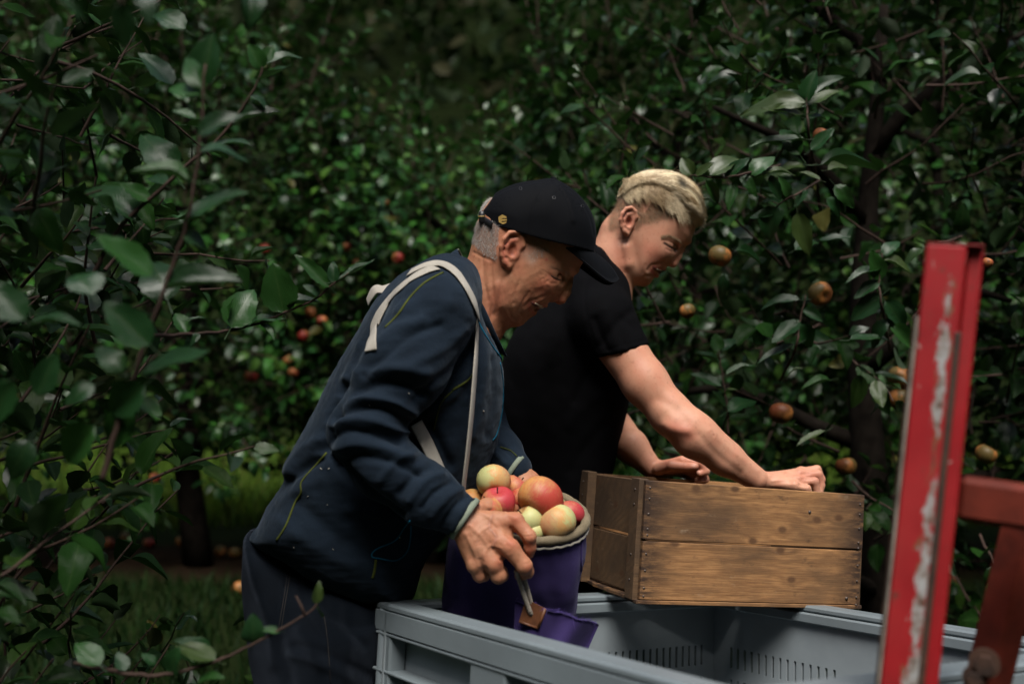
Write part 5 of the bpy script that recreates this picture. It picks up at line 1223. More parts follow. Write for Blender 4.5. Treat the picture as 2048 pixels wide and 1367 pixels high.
    line('seam', [(950, 738), (935, 760), (905, 780)], .0040, 'stitch'); line('seam', [(905, 782), (880, 810), (868, 860)], .0025, 'stitch')
    line('zip', [(955, 640), (965, 660), (982, 688), (998, 710), (1006, 722)], .0050, 'zip'); line('zip', [(1000, 724), (1006, 770), (1004, 820), (994, 865), (985, 880)], .0035, 'zip')
    line('pocket_zip', [(820, 1040), (808, 1055), (790, 1080), (752, 1098), (744, 1112), (760, 1116), (790, 1120), (812, 1105), (820, 1080), (822, 1050)], .0028, 'zip')
    line('zip_pull', [(752, 1118), (749, 1140), (745, 1155)], .0050, 'stitch'); line('zip_pull', [(744, 1120), (740, 1150)], .0040, 'zip')
    line('seam', [(1000, 893), (1020, 900), (1034, 912)], .0018, 'stitch')
    r = np.random.default_rng(12); S_ = MB()
    for k in range(12):
        u, v = r.uniform(560, 990), r.uniform(540, 1130); P, N = drape(jt, [(u, v), (u+r.uniform(-4, 4), v+r.uniform(-3, 3))], .0008, 1)
        if len(P) == 2 and np.linalg.norm(P[1]-P[0]) < .01: S_.add(*tube(np.array([P[0], (P[0]+P[1])/2+N[0]*.0006, P[1]]), r.uniform(.0004, .0009), 5))
    li = S_.build('lint', M['strap'], jk); li['kind'] = 'stuff'
    # cuffs
    def ring(c, axis, r, w, mat, name, parent, seg=28, thick=.002, sq=(1, 1)):
        axis = np.array(axis, float); axis /= np.linalg.norm(axis); a = np.cross(axis, (0, 0, 1.)); a /= np.linalg.norm(a); b = np.cross(axis, a); th = np.linspace(0, 2*np.pi, seg, endpoint=False)
        V = []
        for (dr, dz) in ((0, -w/2), (thick, -w/2), (thick*1.6, 0), (thick, w/2), (0, w/2), (-thick, w/2), (-thick, -w/2)):
            V.append(c+axis*dz+(r+dr)*(sq[0]*np.cos(th)[:, None]*a+sq[1]*np.sin(th)[:, None]*b)*(1+.02*np.sin(5*th))[:, None])
        V = np.concatenate(V); n = 7; i, j = np.meshgrid(np.arange(n), np.arange(seg), indexing='ij'); a_ = i*seg+j; b_ = i*seg+(j+1) % seg; c_ = ((i+1) % n)*seg+(j+1) % seg; d_ = ((i+1) % n)*seg+j
        return part(name, V, np.stack([a_, b_, c_, d_], -1).reshape(-1, 4), M[mat], parent)
    ring(at(929, 1036, d0+.028), at(945, 1048, d0+.026)-at(905, 1020, d0+.03), .0385, .011, 'trim', 'cuff', jk)
    ring(at(1029, 941, e0+.002), at(1042, 950, e0)-at(1010, 928, e0+.01), .0345, .010, 'trim', 'cuff', jk)
    # stand collar: thick flap loft from the seam on the shoulders to the open edge
    th = np.linspace(-np.pi*.93, np.pi*.93, 49); top_b, top_f = at(915, 496, D1), at(1016, 716, D1); bot_b, bot_f = at(885, 528, D1), at(972, 690, D1)
    ct, cb = (top_b+top_f)/2, (bot_b+bot_f)/2; V = []
    def cring(c, bk, fr_, w, off):
        hx = (fr_-bk)/2; L_ = np.linalg.norm(hx); hx = hx/L_*(L_+off); out = []
        for a in th:        # a=0 at the back
            nar = 1-.35*max(0, -math.cos(a))**2
            out.append(c-hx*math.cos(a)+np.array([0, -1, 0])*(w+off)*math.sin(a)*nar)
        return np.array(out)
    prof = [(0, .0), (.25, .002), (.5, .003), (.75, .002), (.97, .0), (1.0, -.003), (.97, -.006), (.6, -.006), (0, -.006)]
    for t_, off in prof: V.append(cring(cb*(1-t_)+ct*t_, bot_b*(1-t_)+top_b*t_, bot_f*(1-t_)+top_f*t_, .080*(1-t_)+.071*t_, off))
    V = np.concatenate(V); F = grid_faces(len(prof), 49); col = part('collar', V+normals(V, F)*(snoise(V, 14, 3)[:, None]*.0015), F, M['fleece'], jk)
    e = cring(ct, top_b, top_f, .071, -.0035); part('collar_trim', *tube(e[14:26], .0022, 6), M['trim'], jk)
    # jacket hem / label edge
    # ---- strap end, jeans, boots
    o4 = Outline([(505, 1056), (560, 1085), (640, 1140), (740, 1180), (800, 1190), (790, 1260), (770, 1340), (760, 1420), (700, 1500), (600, 1500), (540, 1420), (515, 1330), (503, 1240), (496, 1160), (498, 1090)], D1, blur=2)
    def jeans(p):
        d = s_inflate(p, o4, D1, .168, .115, 2.3)
        for s, kx in ((-1, 10), (1, -10)):
            c = [at(640+kx, 1300, D1+s*.085), at(652+kx, 1600, D1+s*.10), at(640+kx, 1930, D1+s*.11)]; d = smin(d, s_chain(p, c, [.098, .074, .060], .03), .03)
        return smax(d, .07-p[:, 2], .004)
    qv, qf = extract(jeans, *bounds([at(490, 1050, D1), at(800, 1985, D1), at(600, 1200, D1-.2), at(600, 1200, D1+.2)], .03), .0055, .012, 2)
    jf_ = [([(590, 1290), (640, 1300), (700, 1330), (740, 1350)], -.004, 8), ([(580, 1310), (640, 1325), (700, 1355)], .004, 9), ([(520, 1200), (540, 1260), (545, 1330)], .004, 10), ([(600, 1180), (615, 1230), (640, 1270)], -.003, 8), ([(690, 1220), (700, 1260), (730, 1290)], -.004, 8), ([(575, 1110), (570, 1180), (562, 1260)], -.0015, 3), ([(650, 1190), (655, 1260), (662, 1367)], -.0025, 4), ([(640, 1190), (700, 1215), (750, 1225)], .006, 12), ([(660, 1230), (710, 1250), (750, 1245)], -.005, 9), ([(505, 1100), (540, 1125), (580, 1145)], -.002, 4), ([(600, 1260), (640, 1330)], .004, 14), ([(700, 1280), (690, 1367)], .005, 14), ([(560, 1280), (580, 1360)], -.004, 12)]
    qv = carve(qv, qf, jf_); qn = normals(qv, qf); qv = qv+qn*(snoise(qv, 5, 8)[:, None]*.003)
    je = part('jeans', qv, qf, M['denim'], man); jt2 = bvh(qv, qf)
    def line2(name, pts, w, mat, off=.0008, t=.0009):
        P, N = drape(jt2, pts, off, 6)
        if len(P) > 3: part(name, *ribbon(P, N, w, t, 8), M[mat], je)
    line2('waistband', [(503, 1062), (530, 1082), (560, 1100), (583, 1112)], .010, 'denim', .001, .002); line2('seam', [(510, 1088), (535, 1104), (560, 1118), (580, 1128)], .0012, 'seam'); line2('seam', [(583, 1116), (578, 1160), (568, 1220), (563, 1255)], .0012, 'seam'); line2('seam', [(579, 1116), (573, 1160), (563, 1220), (557, 1255)], .0010, 'seam')
    line2('seam', [(648, 1232), (655, 1280), (661, 1367)], .0012, 'seam'); line2('seam', [(655, 1165), (700, 1190), (745, 1200)], .0014, 'seam')
    for s, kx in ((-1, 10), (1, -10)):
        c = at(640+kx, 1930, D1+s*.11); 
        def boot(p, c=c): return smax(smin(s_ell(p, (c[0]+.05, c[1], .045), (.15, .050, .055)), s_cap(p, (c[0], c[1], .06), (c[0], c[1], .14), .052, .05), .02), .004-p[:, 2], .004)
        bv, bf = extract(boot, (c[0]-.12, c[1]-.08, -.01), (c[0]+.24, c[1]+.08, .22), .008, .01, 1); part('boot', bv, bf, M['shoe'], man)
    return man, jt
def strands_mesh(name, parent, P0, D0, L, w, col, mat, N0=None, bend=None, seg=3):
    """many short tapered hairs as thin three-sided tubes"""
    n = len(P0); t = np.linspace(0, 1, seg+1); L = np.broadcast_to(L, (n,)); bend = np.array([0, 0, -.35]) if bend is None else bend
    C = P0[:, None]+D0[:, None]*(L[:, None]*t)[:, :, None]+(bend*(L[:, None]*t*t*.6)[:, :, None])
    return hairs(name, parent, C, w, col, mat)
def hairs(name, parent, C, w, col, mat):
    n, s, _ = C.shape; T = np.gradient(C, axis=1); T /= np.linalg.norm(T, axis=2)[:, :, None]+1e-12
    u = np.cross(T, np.array([.3, 1, .2])); u /= np.linalg.norm(u, axis=2)[:, :, None]+1e-12; v = np.cross(T, u)
    wd = np.broadcast_to(np.asarray(w, float).reshape(-1, 1), (n, s))*(1-.85*np.linspace(0, 1, s)**2)[None]
    a = np.array([0, 2.094, 4.189]); V = C[:, :, None]+wd[:, :, None, None]*(np.cos(a)[None, None, :, None]*u[:, :, None]+np.sin(a)[None, None, :, None]*v[:, :, None])
    V = V.reshape(-1, 3); f = grid_faces(s, 3, True); F = (f[None]+(np.arange(n)*s*3)[:, None, None]).reshape(-1, 4)
    o = part(name, V, F, mat, parent, col=np.repeat(col, s*3, 0)); return o

# ---------------- younger man
D2 = 2.44
def younger_man():
    man = thing('person', (.10, D2, 0), 'blond young man in a black t-shirt leaning with bare arms over the wooden crate', 'person')
    m = lambda u, v, off=0.: at(u, v, D2-off)
    def H(*a): return [at(*x) for x in a]
    o1 = Outline([(1222, 452), (1226, 430), (1236, 400), (1252, 372), (1280, 355), (1315, 350), (1352, 356), (1378, 375), (1393, 402), (1397, 432), (1391, 455), (1385, 472), (1379, 483), (1371, 489), (1363, 497), (1354, 511), (1345, 524), (1336, 531), (1328, 538), (1322, 544), (1314, 550), (1306, 558), (1300, 565), (1292, 570), (1278, 570), (1264, 563), (1252, 548), (1240, 520), (1228, 490)], D2, blur=2)
    earf, ept = ear_fn((1256, 444), (1263, 417), .03, D2-.068)
    def head(p0):
        p = mirror(p0, D2); u = proj(p)
        fr_ = np.clip((u[:, 0]-1250)/140+(u[:, 1]-430)/240, 0, 1); W = .076-.013*fr_; d = s_inflate(p, o1, D2, W, .070)
        d = smin(d, s_ell(p, m(1315, 500, .043), (.020, .012, .014), rot_y(35)), .018)
        d = smin(d, s_chain(p, [m(1377, 483, .006), m(1362, 477, .026), m(1338, 471, .043)], [.0065, .0065, .005], .006), .010)
        d = smin(d, s_ell(p, m(1287, 560, .0), (.014, .019, .012), rot_y(35)), .012)
        d = smin(d, s_chain(p, [m(1251, 495, .060), m(1256, 527, .052), m(1275, 553, .026)], [.008, .008, .009], .01), .018)
        d = smax(d, -s_ell(p, m(1350, 494, .033), (.014, .012, .010), rot_y(40)), .008)
        d = smin(d, s_ell(p, m(1342, 491, .030), (.0125, .0118, .0125)), .003)
        n = s_chain(p, [m(1370, 488), m(1364, 499), m(1358, 513), m(1349, 526)], [.0045, .0052, .0064, .0085], .006)
        n = smin(n, s_ell(p, m(1345, 528, 0), (.0095, .0090, .0085)), .005); n = smin(n, s_ell(p, m(1337, 523, .0115), (.0080, .0060, .0068), rot_y(-20)), .005); d = smin(d, n, .007)
        d = smax(d, -s_ell(p, m(1340, 533, .0068), (.0040, .0030, .0028)), .002)
        d = smin(d, s_chain(p, [m(1329, 539, .0), m(1322, 536, .016), m(1304, 531, .026)], [.0052, .0045, .0022], .004), .004)
        d = smin(d, s_chain(p, [m(1314, 551, .0), m(1309, 547, .015), m(1300, 536, .025)], [.0058, .0052, .0028], .004), .005)
        d = smax(d, -s_chain(p, [m(1327, 545.5, .0), m(1317, 541.5, .014), m(1301, 532, .0275)], [.0060, .0062, .0016], .003), .0015)
        d = smin(d, s_chain(p, [m(1244, 470), m(1228, 520), m(1205, 590)], [.056, .057, .070], .02), .02)
        d = smin(d, earf(p0), .004); d = smin(d, earf(p), .004); return d
    # arms with hands: near (right) arm
    a0 = 2.165
    armc = H((1205, 640, a0+.105), (1290, 765, a0+.05), (1342, 828, a0+.025), (1390, 872, a0+.01), (1450, 915, a0+.015), (1512, 957, a0+.02)); armr = [.058, .049, .044, .0455, .036, .0262]
    F1 = [(H((1602, 944, a0+.06), (1634, 938, a0+.06), (1643, 958, a0+.06), (1640, 974, a0+.055)), [.0105, .0095, .0085, .0078]), (H((1601, 951, a0+.04), (1636, 948, a0+.04), (1642, 970, a0+.04), (1638, 988, a0+.035)), [.0108, .0096, .0088, .008]),
          (H((1597, 961, a0+.02), (1629, 962, a0+.02), (1634, 984, a0+.022), (1628, 1002, a0+.022)), [.0106, .0094, .0086, .0078]), (H((1589, 972, a0+.004), (1614, 976, a0+.004), (1620, 994, a0+.008), (1615, 1008, a0+.01)), [.0098, .0086, .0078, .0072]),
          (H((1530, 965, a0+.05), (1560, 985, a0+.075), (1590, 1000, a0+.085)), [.014, .012, .0095])]
    def arm1(p):
        d = s_chain(p, armc, armr, .02); d = smin(d, s_ell(p, at(1352, 852, a0-.012), (.022, .02, .022)), .02); d = smin(d, s_chain(p, [at(1380, 850, a0), at(1430, 890, a0+.005)], [.034, .028], .02), .02)
        for c, r in F1[:4]: d = smin(d, s_cap(p, at(1526, 961, a0+.028), c[0], .016, r[0]*1.05), .009)
        for c, r in F1: d = smin(d, s_chain(p, c, r, .003), .0045)
        for c, r in F1[:4]: d = smin(d, s_ell(p, c[0]+np.array([0, 0, .003]), (.0105,)*3), .004)
        return d
    ast = [([(1320, 800), (1350, 815), (1370, 840)], -.0030, 12), ([(1330, 848), (1350, 858), (1376, 862)], .003, 9), ([(1400, 870), (1430, 905), (1480, 945)], -.0018, 8), ([(1420, 862), (1470, 905), (1515, 940)], .0015, 7), ([(1540, 950), (1575, 942), (1600, 940)], .0012, 3), ([(1545, 962), (1580, 956), (1598, 955)], .0012, 3), ([(1545, 970), (1590, 968)], .0008, 3), ([(1424, 860), (1428, 872)], -.0008, 2),
        ([(1605, 947), (1618, 946)], -.0020, 3), ([(1606, 957), (1622, 957)], -.0020, 3), ([(1600, 969), (1612, 970)], -.0020, 3)]
    red = (.36, .10, .06)
    apaint = [([(1350, 855), (1375, 865)], (.38, .11, .07), 18, .6), ([(1260, 720), (1300, 760)], (.36, .15, .09), 40, .4), ([(1606, 950), (1640, 955)], (.38, .14, .10), 16, .5), ([(1430, 880), (1500, 940)], (.38, .20, .13), 20, .5), ([(1427, 868)], (.2, .08, .05), 2, .8), ([(1335, 765)], (.15, .07, .04), 1.2, .8)]
    b0 = 2.37
    arm2c = H((1150, 640, D2+.17), (1215, 830, D2+.18), (1262, 892, b0+.03), (1304, 936, b0+.01)); arm2r = [.055, .046, .038, .0262]
    G1 = [(H((1364, 922, b0-.025), (1400, 926, b0-.03), (1412, 942, b0-.03), (1399, 946, b0-.035)), [.0112, .0098, .0088, .0080]), (H((1368, 932, b0-.005), (1404, 940, b0-.01), (1411, 958, b0-.012), (1396, 960, b0-.02)), [.0112, .0098, .0088, .0080]),
          (H((1366, 938, b0+.015), (1398, 950, b0+.01), (1404, 966, b0+.005), (1390, 970, b0)), [.011, .0095, .0086, .008]), (H((1360, 944, b0+.035), (1388, 958, b0+.03), (1392, 974, b0+.022), (1380, 978, b0+.015)), [.010, .0088, .008, .0075]),
          (H((1318, 938, b0-.02), (1342, 930, b0-.045), (1370, 932, b0-.052), (1390, 932, b0-.05)), [.0150, .0125, .0100, .0088])]
    def arm2(p):
        d = s_chain(p, arm2c, arm2r, .02)
        for c, r in G1[:4]: d = smin(d, s_cap(p, at(1312, 938, b0+.005), c[0], .017, r[0]*1.1), .009)
        for c, r in G1: d = smin(d, s_chain(p, c, r, .003), .0045)
        return d
    bst = [([(1388, 941), (1400, 938)], -.001, 2), ([(1350, 915), (1380, 912), (1400, 918)], .0012, 4)]
    bpaint = [([(1340, 925), (1400, 935)], (.36, .12, .08), 26, .6), ([(1388, 930)], (.60, .36, .28), 4, .8), ([(1397, 943)], (.60, .38, .3), 3, .8), ([(1395, 957)], (.60, .38, .3), 3, .8)]
    base = (.47, .245, .155); red = (.42, .11, .065)
    def core(p):
        d = s_chain(p, [m(1205, 590), m(1130, 760), m(1090, 980)], [.07, .11, .10], .03)
        d = smin(d, s_chain(p, [m(1195, 600), at(1205, 640, a0+.105)], [.06, .05], .02), .02)
        return smin(d, s_chain(p, [m(1180, 610), at(1150, 640, D2+.17)], [.06, .05], .02), .02)
    hb = bounds([m(1190, 345), m(1400, 620), m(1300, 450, .1), m(1300, 450, -.1)], .02); ab = bounds([at(1205, 640, a0-.05), at(1650, 1010, a0+.12)], .05); bb = bounds([at(1150, 640, b0), at(1415, 980, b0-.06), at(1300, 900, b0+.12)], .05)
    gh, ga, gb = gated(head, *hb), gated(arm1, *ab), gated(arm2, *bb)
    def whole(p): return smin(smin(smin(core(p), gh(p), .012), ga(p), .010), gb(p), .010)
    hv, hf = extract(whole, *bounds([hb[0], hb[1], m(1000, 1060), ab[0], ab[1], bb[0], bb[1]], .01), .0022, .008, 2)
    st = [([(1330, 486), (1340, 494), (1352, 499)], -.0016, 1.6), ([(1325, 480), (1338, 482), (1352, 490)], -.0014, 2.0), ([(1333, 498), (1344, 503)], -.0008, 2), ([(1327, 522), (1316, 528), (1304, 530), (1296, 540)], -.0018, 3.2), ([(1300, 552), (1292, 552)], -.0016, 3), ([(1240, 480), (1244, 520), (1240, 560)], -.0018, 4), ([(1252, 470), (1248, 510), (1250, 545)], -.0020, 4), ([(1290, 530), (1286, 545)], -.0010, 3.5)]
    hv = carve(hv, hf, st+ast+bst); hn = normals(hv, hf)
    base = (.50, .255, .165); red = (.50, .14, .09)
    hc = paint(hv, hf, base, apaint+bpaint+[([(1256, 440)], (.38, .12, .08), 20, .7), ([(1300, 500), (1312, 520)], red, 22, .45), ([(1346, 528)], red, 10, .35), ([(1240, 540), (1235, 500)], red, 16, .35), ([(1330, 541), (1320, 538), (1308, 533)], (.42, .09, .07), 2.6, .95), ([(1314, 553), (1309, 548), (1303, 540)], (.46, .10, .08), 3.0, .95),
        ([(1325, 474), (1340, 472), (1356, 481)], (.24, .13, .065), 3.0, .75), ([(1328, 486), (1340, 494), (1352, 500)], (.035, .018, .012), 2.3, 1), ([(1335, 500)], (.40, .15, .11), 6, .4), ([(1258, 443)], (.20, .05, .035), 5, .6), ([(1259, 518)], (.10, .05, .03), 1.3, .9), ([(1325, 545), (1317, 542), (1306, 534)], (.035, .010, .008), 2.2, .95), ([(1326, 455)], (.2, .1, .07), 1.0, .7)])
    uv = proj(hv); side_poly = [(1216, 462), (1219, 427), (1226, 400), (1250, 372), (1400, 350), (1400, 440), (1380, 448), (1345, 436), (1320, 440), (1300, 446), (1284, 450), (1274, 462), (1270, 450), (1272, 430), (1266, 416), (1254, 420), (1244, 436), (1241, 456), (1228, 462)]
    hairy = inpoly(uv, side_poly) & (np.abs(hv[:, 1]-D2) < .0725); fh = softmask(uv, side_poly, 4.5)*(np.abs(hv[:, 1]-D2) < .0725); hc = hc*(1-.72*fh[:, None])+np.array((.15, .095, .05))*.72*fh[:, None]; hairy = (fh > .02) & (np.random.default_rng(1).random(len(hv)) < fh**1.3)
    part('body', hv, hf, M['skin_young'], man, col=hc)
    V, F = tube([m(1321, 544), m(1314, 541, .0115), m(1305, 534.5, .0225)], [.0046, .0044, .0018], 8); part('mouth', V, F, M['mouth'], man)
    T_ = MB()
    for k in range(5): a = k/4; q = m(1321-a*12, 540.5-a*4.5, .001+.018*a**.8); T_.box(q-np.array([.0030, .0025, .0028]), q+np.array([.003, .0025, .0024]), None, .001)
    T_.build('teeth', M['teeth'], man)
    # eyelashes
    r = np.random.default_rng(4); n = 40; t = r.random(n); P0 = np.array([m(1329+22*x, 487+12*x-2*math.sin(3.1*x), .0425-.008*x) for x in t]); 
    strands_mesh('eyelashes', man, P0, np.tile([.5, -.5, -.6], (n, 1))+r.normal(size=(n, 3))*.15, .0065, .00035, np.tile([.10, .06, .03], (n, 1)), M['hair'])
    n = 260; t = r.random(n); P0 = []; ht = bvh(hv, hf)
    for x in t:
        u, v = 1322+38*x, 474-4*math.sin(math.pi*x)+9*x*x+r.normal()*1.6; P, N = drape(ht, [(u, v), (u+1, v)], .0, 1); P0.append(P[0] if len(P) else m(u, v, .04))
    strands_mesh('eyebrows', man, np.array(P0), np.tile([.7, -.25, -.25], (n, 1))+r.normal(size=(n, 3))*.25, .005, .0003, np.array([(.30, .19, .10), (.2, .12, .06)])[r.integers(0, 2, n)], M['hair'])
    def fl(name, pts, w, mat, off=.0003, t=.0006):
        P, N = drape(ht, pts, off, 4)
        if len(P) > 3: part(name, *ribbon(P, N, w, t, 6), M[mat], man)
    fl('lashes', [(1329, 486), (1336, 491), (1344, 495), (1351, 497)], .0020, 'lash'); fl('mouth', [(1325, 545), (1317, 541.5), (1307, 535)], .0048, 'mouth'); fl('teeth', [(1325, 541.5), (1319, 539.5), (1313, 537)], .0022, 'teeth', .0009)
    # ---- hair: a soft mass that follows the skull with long locks swept forward over it
    oh = Outline([(1238, 400), (1240, 378), (1255, 357), (1278, 345), (1312, 340), (1348, 343), (1380, 359), (1400, 382), (1411, 410), (1413, 434), (1405, 450), (1390, 456), (1374, 452), (1352, 438), (1330, 424), (1300, 404), (1268, 398)], D2, blur=1)
    def mass(p): return smin(s_inflate(p, oh, D2, .0745, .060), 1e3+0*p[:, 0], .001)
    mv, mf = extract(mass, *bounds([m(1225, 335), m(1420, 465), m(1300, 400, .08), m(1300, 400, -.08)], .01), .003, .004, 2)
    mn = normals(mv, mf); mv = mv-mn*.0035; part('hair_mass', mv, mf, M['hair'], man, col=np.tile(np.array([.36, .245, .115]), (len(mv), 1))*(.75+.35*snoise(mv*np.array([1, 1, 1.]), 60, 2))[:, None])
    mt = bvh(mv+mn*.0035, mf); HT2 = bvh(hv, hf)
    guides = [[(1236, 384), (1262, 353), (1300, 341), (1345, 344), (1385, 366), (1407, 402), (1412, 438)], [(1236, 390), (1265, 364), (1306, 354), (1350, 361), (1386, 386), (1404, 418), (1410, 444)],
              [(1236, 396), (1268, 374), (1310, 368), (1348, 380), (1378, 402), (1398, 428), (1406, 450)], [(1238, 400), (1272, 384), (1312, 381), (1342, 396), (1364, 416), (1388, 438), (1400, 453)],
              [(1242, 404), (1272, 392), (1305, 392), (1332, 408), (1350, 424), (1370, 442), (1392, 458)]]
    GP = np.array([catmull(g, 3) for g in guides]); n = 3000; C = []; cols = []; ws = []
    def wave(k): return .5+.5*math.sin(k)
    palette = np.array([(.52, .40, .235), (.38, .27, .15), (.66, .54, .36), (.36, .24, .11), (.24, .15, .07), (.80, .68, .45)])
    ns = 11; tt = np.linspace(0, 1, ns)
    for i in range(n):
        g = r.random()*3.999; k = int(g); w = g-k; curve = GP[k]*(1-w)+GP[k+1]*w
        gc_ = int(g*5)*3.7; sw = 1.1*math.sin(gc_*2.3+1)+.35*r.normal(); kk = np.clip(g+sw*(tt-.2), 0, 3.999); s0 = r.uniform(0, .62); ln = r.uniform(.22, .42); s1 = min(1.0, s0+ln); s = (s0+(s1-s0)*tt)*(len(curve)-1)
        uvp = np.array([[np.interp(s_, np.arange(len(curve)), (GP[int(k_)]*(1-k_+int(k_))+GP[int(k_)+1]*(k_-int(k_)))[:, a_]) for a_ in (0, 1)] for s_, k_ in zip(s, kk)])
        clump = int(g*9)*7.3+int(s0*6)*3.1; uvp[:, 1] += (7.0*math.sin(clump)*tt*(1-.4*tt)+r.normal()*1.2+r.normal()*3.0*tt**2+3*math.sin(clump*1.7)*tt**3); uvp[:, 0] += r.normal()*1.2+2.5*math.sin(clump*2.9)*tt+r.normal()*1.5*tt
        far = r.random() < .25; P = []
        for j in range(ns):
            u_, v_ = uvp[j]
            if far: hgt = at(u_, v_+2, D2); P.append(hgt+np.array([0, abs(r.normal())*.0+.03*(i % 7)/7, 0])); continue
            dvec = Vector(at(u_, v_, 1.0)-CAMP).normalized(); h = mt.ray_cast(Vector(CAMP), dvec)
            if h[0] is None: P.append(None)
            else: P.append(np.array(h[0])-np.array(dvec)*(.001+(.0055 if g < 2.6 else .0025)*math.sin(math.pi*min(1, .15+tt[j]*.8))*wave(clump*3)))
        last = None
        for j in range(ns):
            if P[j] is None: P[j] = (last+np.array([.0009, .0015, -.0012])) if last is not None else at(uvp[j][0], uvp[j][1], D2-.02)
            last = P[j]
        C.append(P); ws.append(r.uniform(.00028, .0006)); cl = palette[int(abs(math.sin(clump*5.7))*5.99) if r.random() < .6 else r.integers(0, 6)]; cols.append(cl*r.uniform(.75, 1.15))
    C = np.array(C); C[:, 1:-1] = (C[:, :-2]+2*C[:, 1:-1]+C[:, 2:])/4
    hairs('hair', man, C, np.array(ws), np.array(cols), M['hair'])
    # locks that break over the lower edge of the top hair
    n = 1500; s = r.random(n); lx = np.interp(s, [0, .25, .5, .7, .85, 1], [1244, 1275, 1310, 1340, 1368, 1400]); ly = np.interp(s, [0, .25, .5, .7, .85, 1], [392, 388, 396, 418, 438, 446])-r.uniform(-4, 36, n); C2 = []; cc = []
    for i in range(n):
        cl = int(s[i]*16); ang = .55+.5*math.sin(cl*2.7)+r.normal()*.2; ln = r.uniform(12, 30)*(.6+.6*s[i]); P = []; last = None
        for j in range(7):
            t = j/6; u_ = lx[i]+ln*t*math.cos(ang); v_ = ly[i]+ln*t*math.sin(ang)+6*t*t; dvec = Vector(at(u_, v_, 1.0)-CAMP).normalized(); best = None
            for tr_ in (mt, HT2):
                h = tr_.ray_cast(Vector(CAMP), dvec)
                if h[0] is not None and (best is None or h[0].y < best.y): best = h[0]
            q = (np.array(best)-np.array(dvec)*(.003+.006*math.sin(2.4*t))) if best is not None else (last+np.array([.002, 0, -.0015]) if last is not None else at(u_, v_, D2-.03))
            P.append(q); last = q
        C2.append(P); cc.append(palette[int(abs(math.sin(cl*3.1))*4.99)]*r.uniform(.7, 1.15))
    C2 = np.array(C2); C2[:, 1:-1] = (C2[:, :-2]+2*C2[:, 1:-1]+C2[:, 2:])/4; hairs('hair', man, C2, np.full(n, .0005), np.array(cc), M['hair'])
    # faded short sides and crown fuzz
    f = facing(hv, hn); cand = np.where(hairy & (uv[:, 0] < 1352))[0]; n = 7000; idx = r.choice(cand, n); P0 = hv[idx]+r.normal(size=(n, 3))*.0008; N0 = hn[idx]
    hgt = np.clip((uv[idx][:, 1]-395)/60, 0, 1); dirs = N0*.6+np.array([.45, 0, -.55])+r.normal(size=(n, 3))*.2; dirs /= np.linalg.norm(dirs, axis=1)[:, None]
    strands_mesh('hair', man, P0-N0*.0006, dirs, r.uniform(.006, .013, n)*(1-.55*hgt), .0003, np.array([(.16, .10, .05), (.10, .062, .03), (.24, .17, .09)])[r.integers(0, 3, n)], M['hair'])
    # loose ends at the crown
    n = 420; us = r.uniform(1245, 1405, n); top = np.interp(us, [1240, 1255, 1278, 1312, 1348, 1380, 1400, 1411], [380, 357, 345, 341, 344, 360, 383, 410])
    P0 = np.array([at(a, b+4, D2+r.normal()*.02) for a, b in zip(us, top)]); dirs = np.stack([r.normal(size=n)*.5+.3, r.normal(size=n)*.3, np.abs(r.normal(size=n))*.5+.3], 1)
    strands_mesh('hair', man, P0, dirs, r.uniform(.006, .018, n), .00022, np.tile([.4, .3, .17], (n, 1)), M['hair'])

    # ---- t-shirt
    o3 = Outline([(1190, 494), (1150, 528), (1100, 578), (1048, 634), (1014, 690), (996, 760), (986, 860), (990, 1000), (1000, 1150), (1020, 1240), (1175, 1240), (1205, 1060), (1224, 945), (1241, 864), (1255, 812), (1262, 760), (1264, 700), (1258, 630), (1250, 572), (1226, 530)], D2, blur=2)
    s0 = H((1192, 590, D2-.09), (1205, 640, a0+.105), (1262, 728, a0+.07)); s2 = H((1180, 600, D2+.10), (1165, 650, D2+.17), (1195, 760, D2+.18))
    h1, h2 = at(1197, 714, a0+.07), at(1299, 688, a0+.07); hd = h2-h1; hd /= np.linalg.norm(hd); hn_ = np.array([hd[2], 0, -hd[0]])
    if hn_[2] > 0: hn_ = -hn_
    def tee(p):
        u = proj(p); t = np.clip((u[:, 1]-600)/300, 0, 1); d = s_inflate(p, o3, D2, .185-.03*t, .115, 2.3)
        sl = s_chain(p, s0, [.080, .072, .058], .02); sl = smax(sl, (p-h1)@hn_, .002)
        d = smin(d, sl, .016); s_2 = smax(s_chain(p, s2, [.078, .070, .058], .02), .95-p[:, 2]*1.0+.0, .002); d = smin(d, s_2, .016)
        d = smax(d, -s_chain(p, [at(1262, 450, D2), at(1232, 520, D2), at(1212, 570, D2)], [.085, .060, .030], .01), .003)
        return d
    tv, tf = extract(tee, *bounds([m(980, 480), m(1310, 1250), m(1100, 700, .24), m(1100, 700, -.27)], .03), .0045, .012, 2)
    A_ = .006
    tv = carve(tv, tf, [([(1215, 700), (1200, 670), (1190, 640)], -A_, 9), ([(1240, 700), (1225, 660), (1210, 620)], A_*.5, 9), ([(1285, 690), (1270, 660), (1250, 640)], -A_*.5, 8), ([(1270, 620), (1240, 640), (1200, 690)], -A_*.6, 9), ([(1255, 730), (1215, 720), (1180, 740), (1150, 800)], -A_*.8, 10), ([(1250, 780), (1190, 790), (1140, 850)], A_*.5, 14), ([(1160, 560), (1120, 640), (1100, 720)], A_*.5, 12), ([(1250, 830), (1200, 860), (1140, 940)], -A_*.5, 12), ([(1130, 600), (1080, 680)], -A_*.4, 12), ([(1199, 704), (1248, 690), (1296, 678)], -.0012, 2.5), ([(1190, 530), (1170, 580), (1175, 640), (1195, 700)], -.0012, 3)])
    tn = normals(tv, tf); tv = tv+tn*(snoise(tv, 5, 6)[:, None]*.003); tee_o = part('tshirt', tv, tf, M['tee'], man)
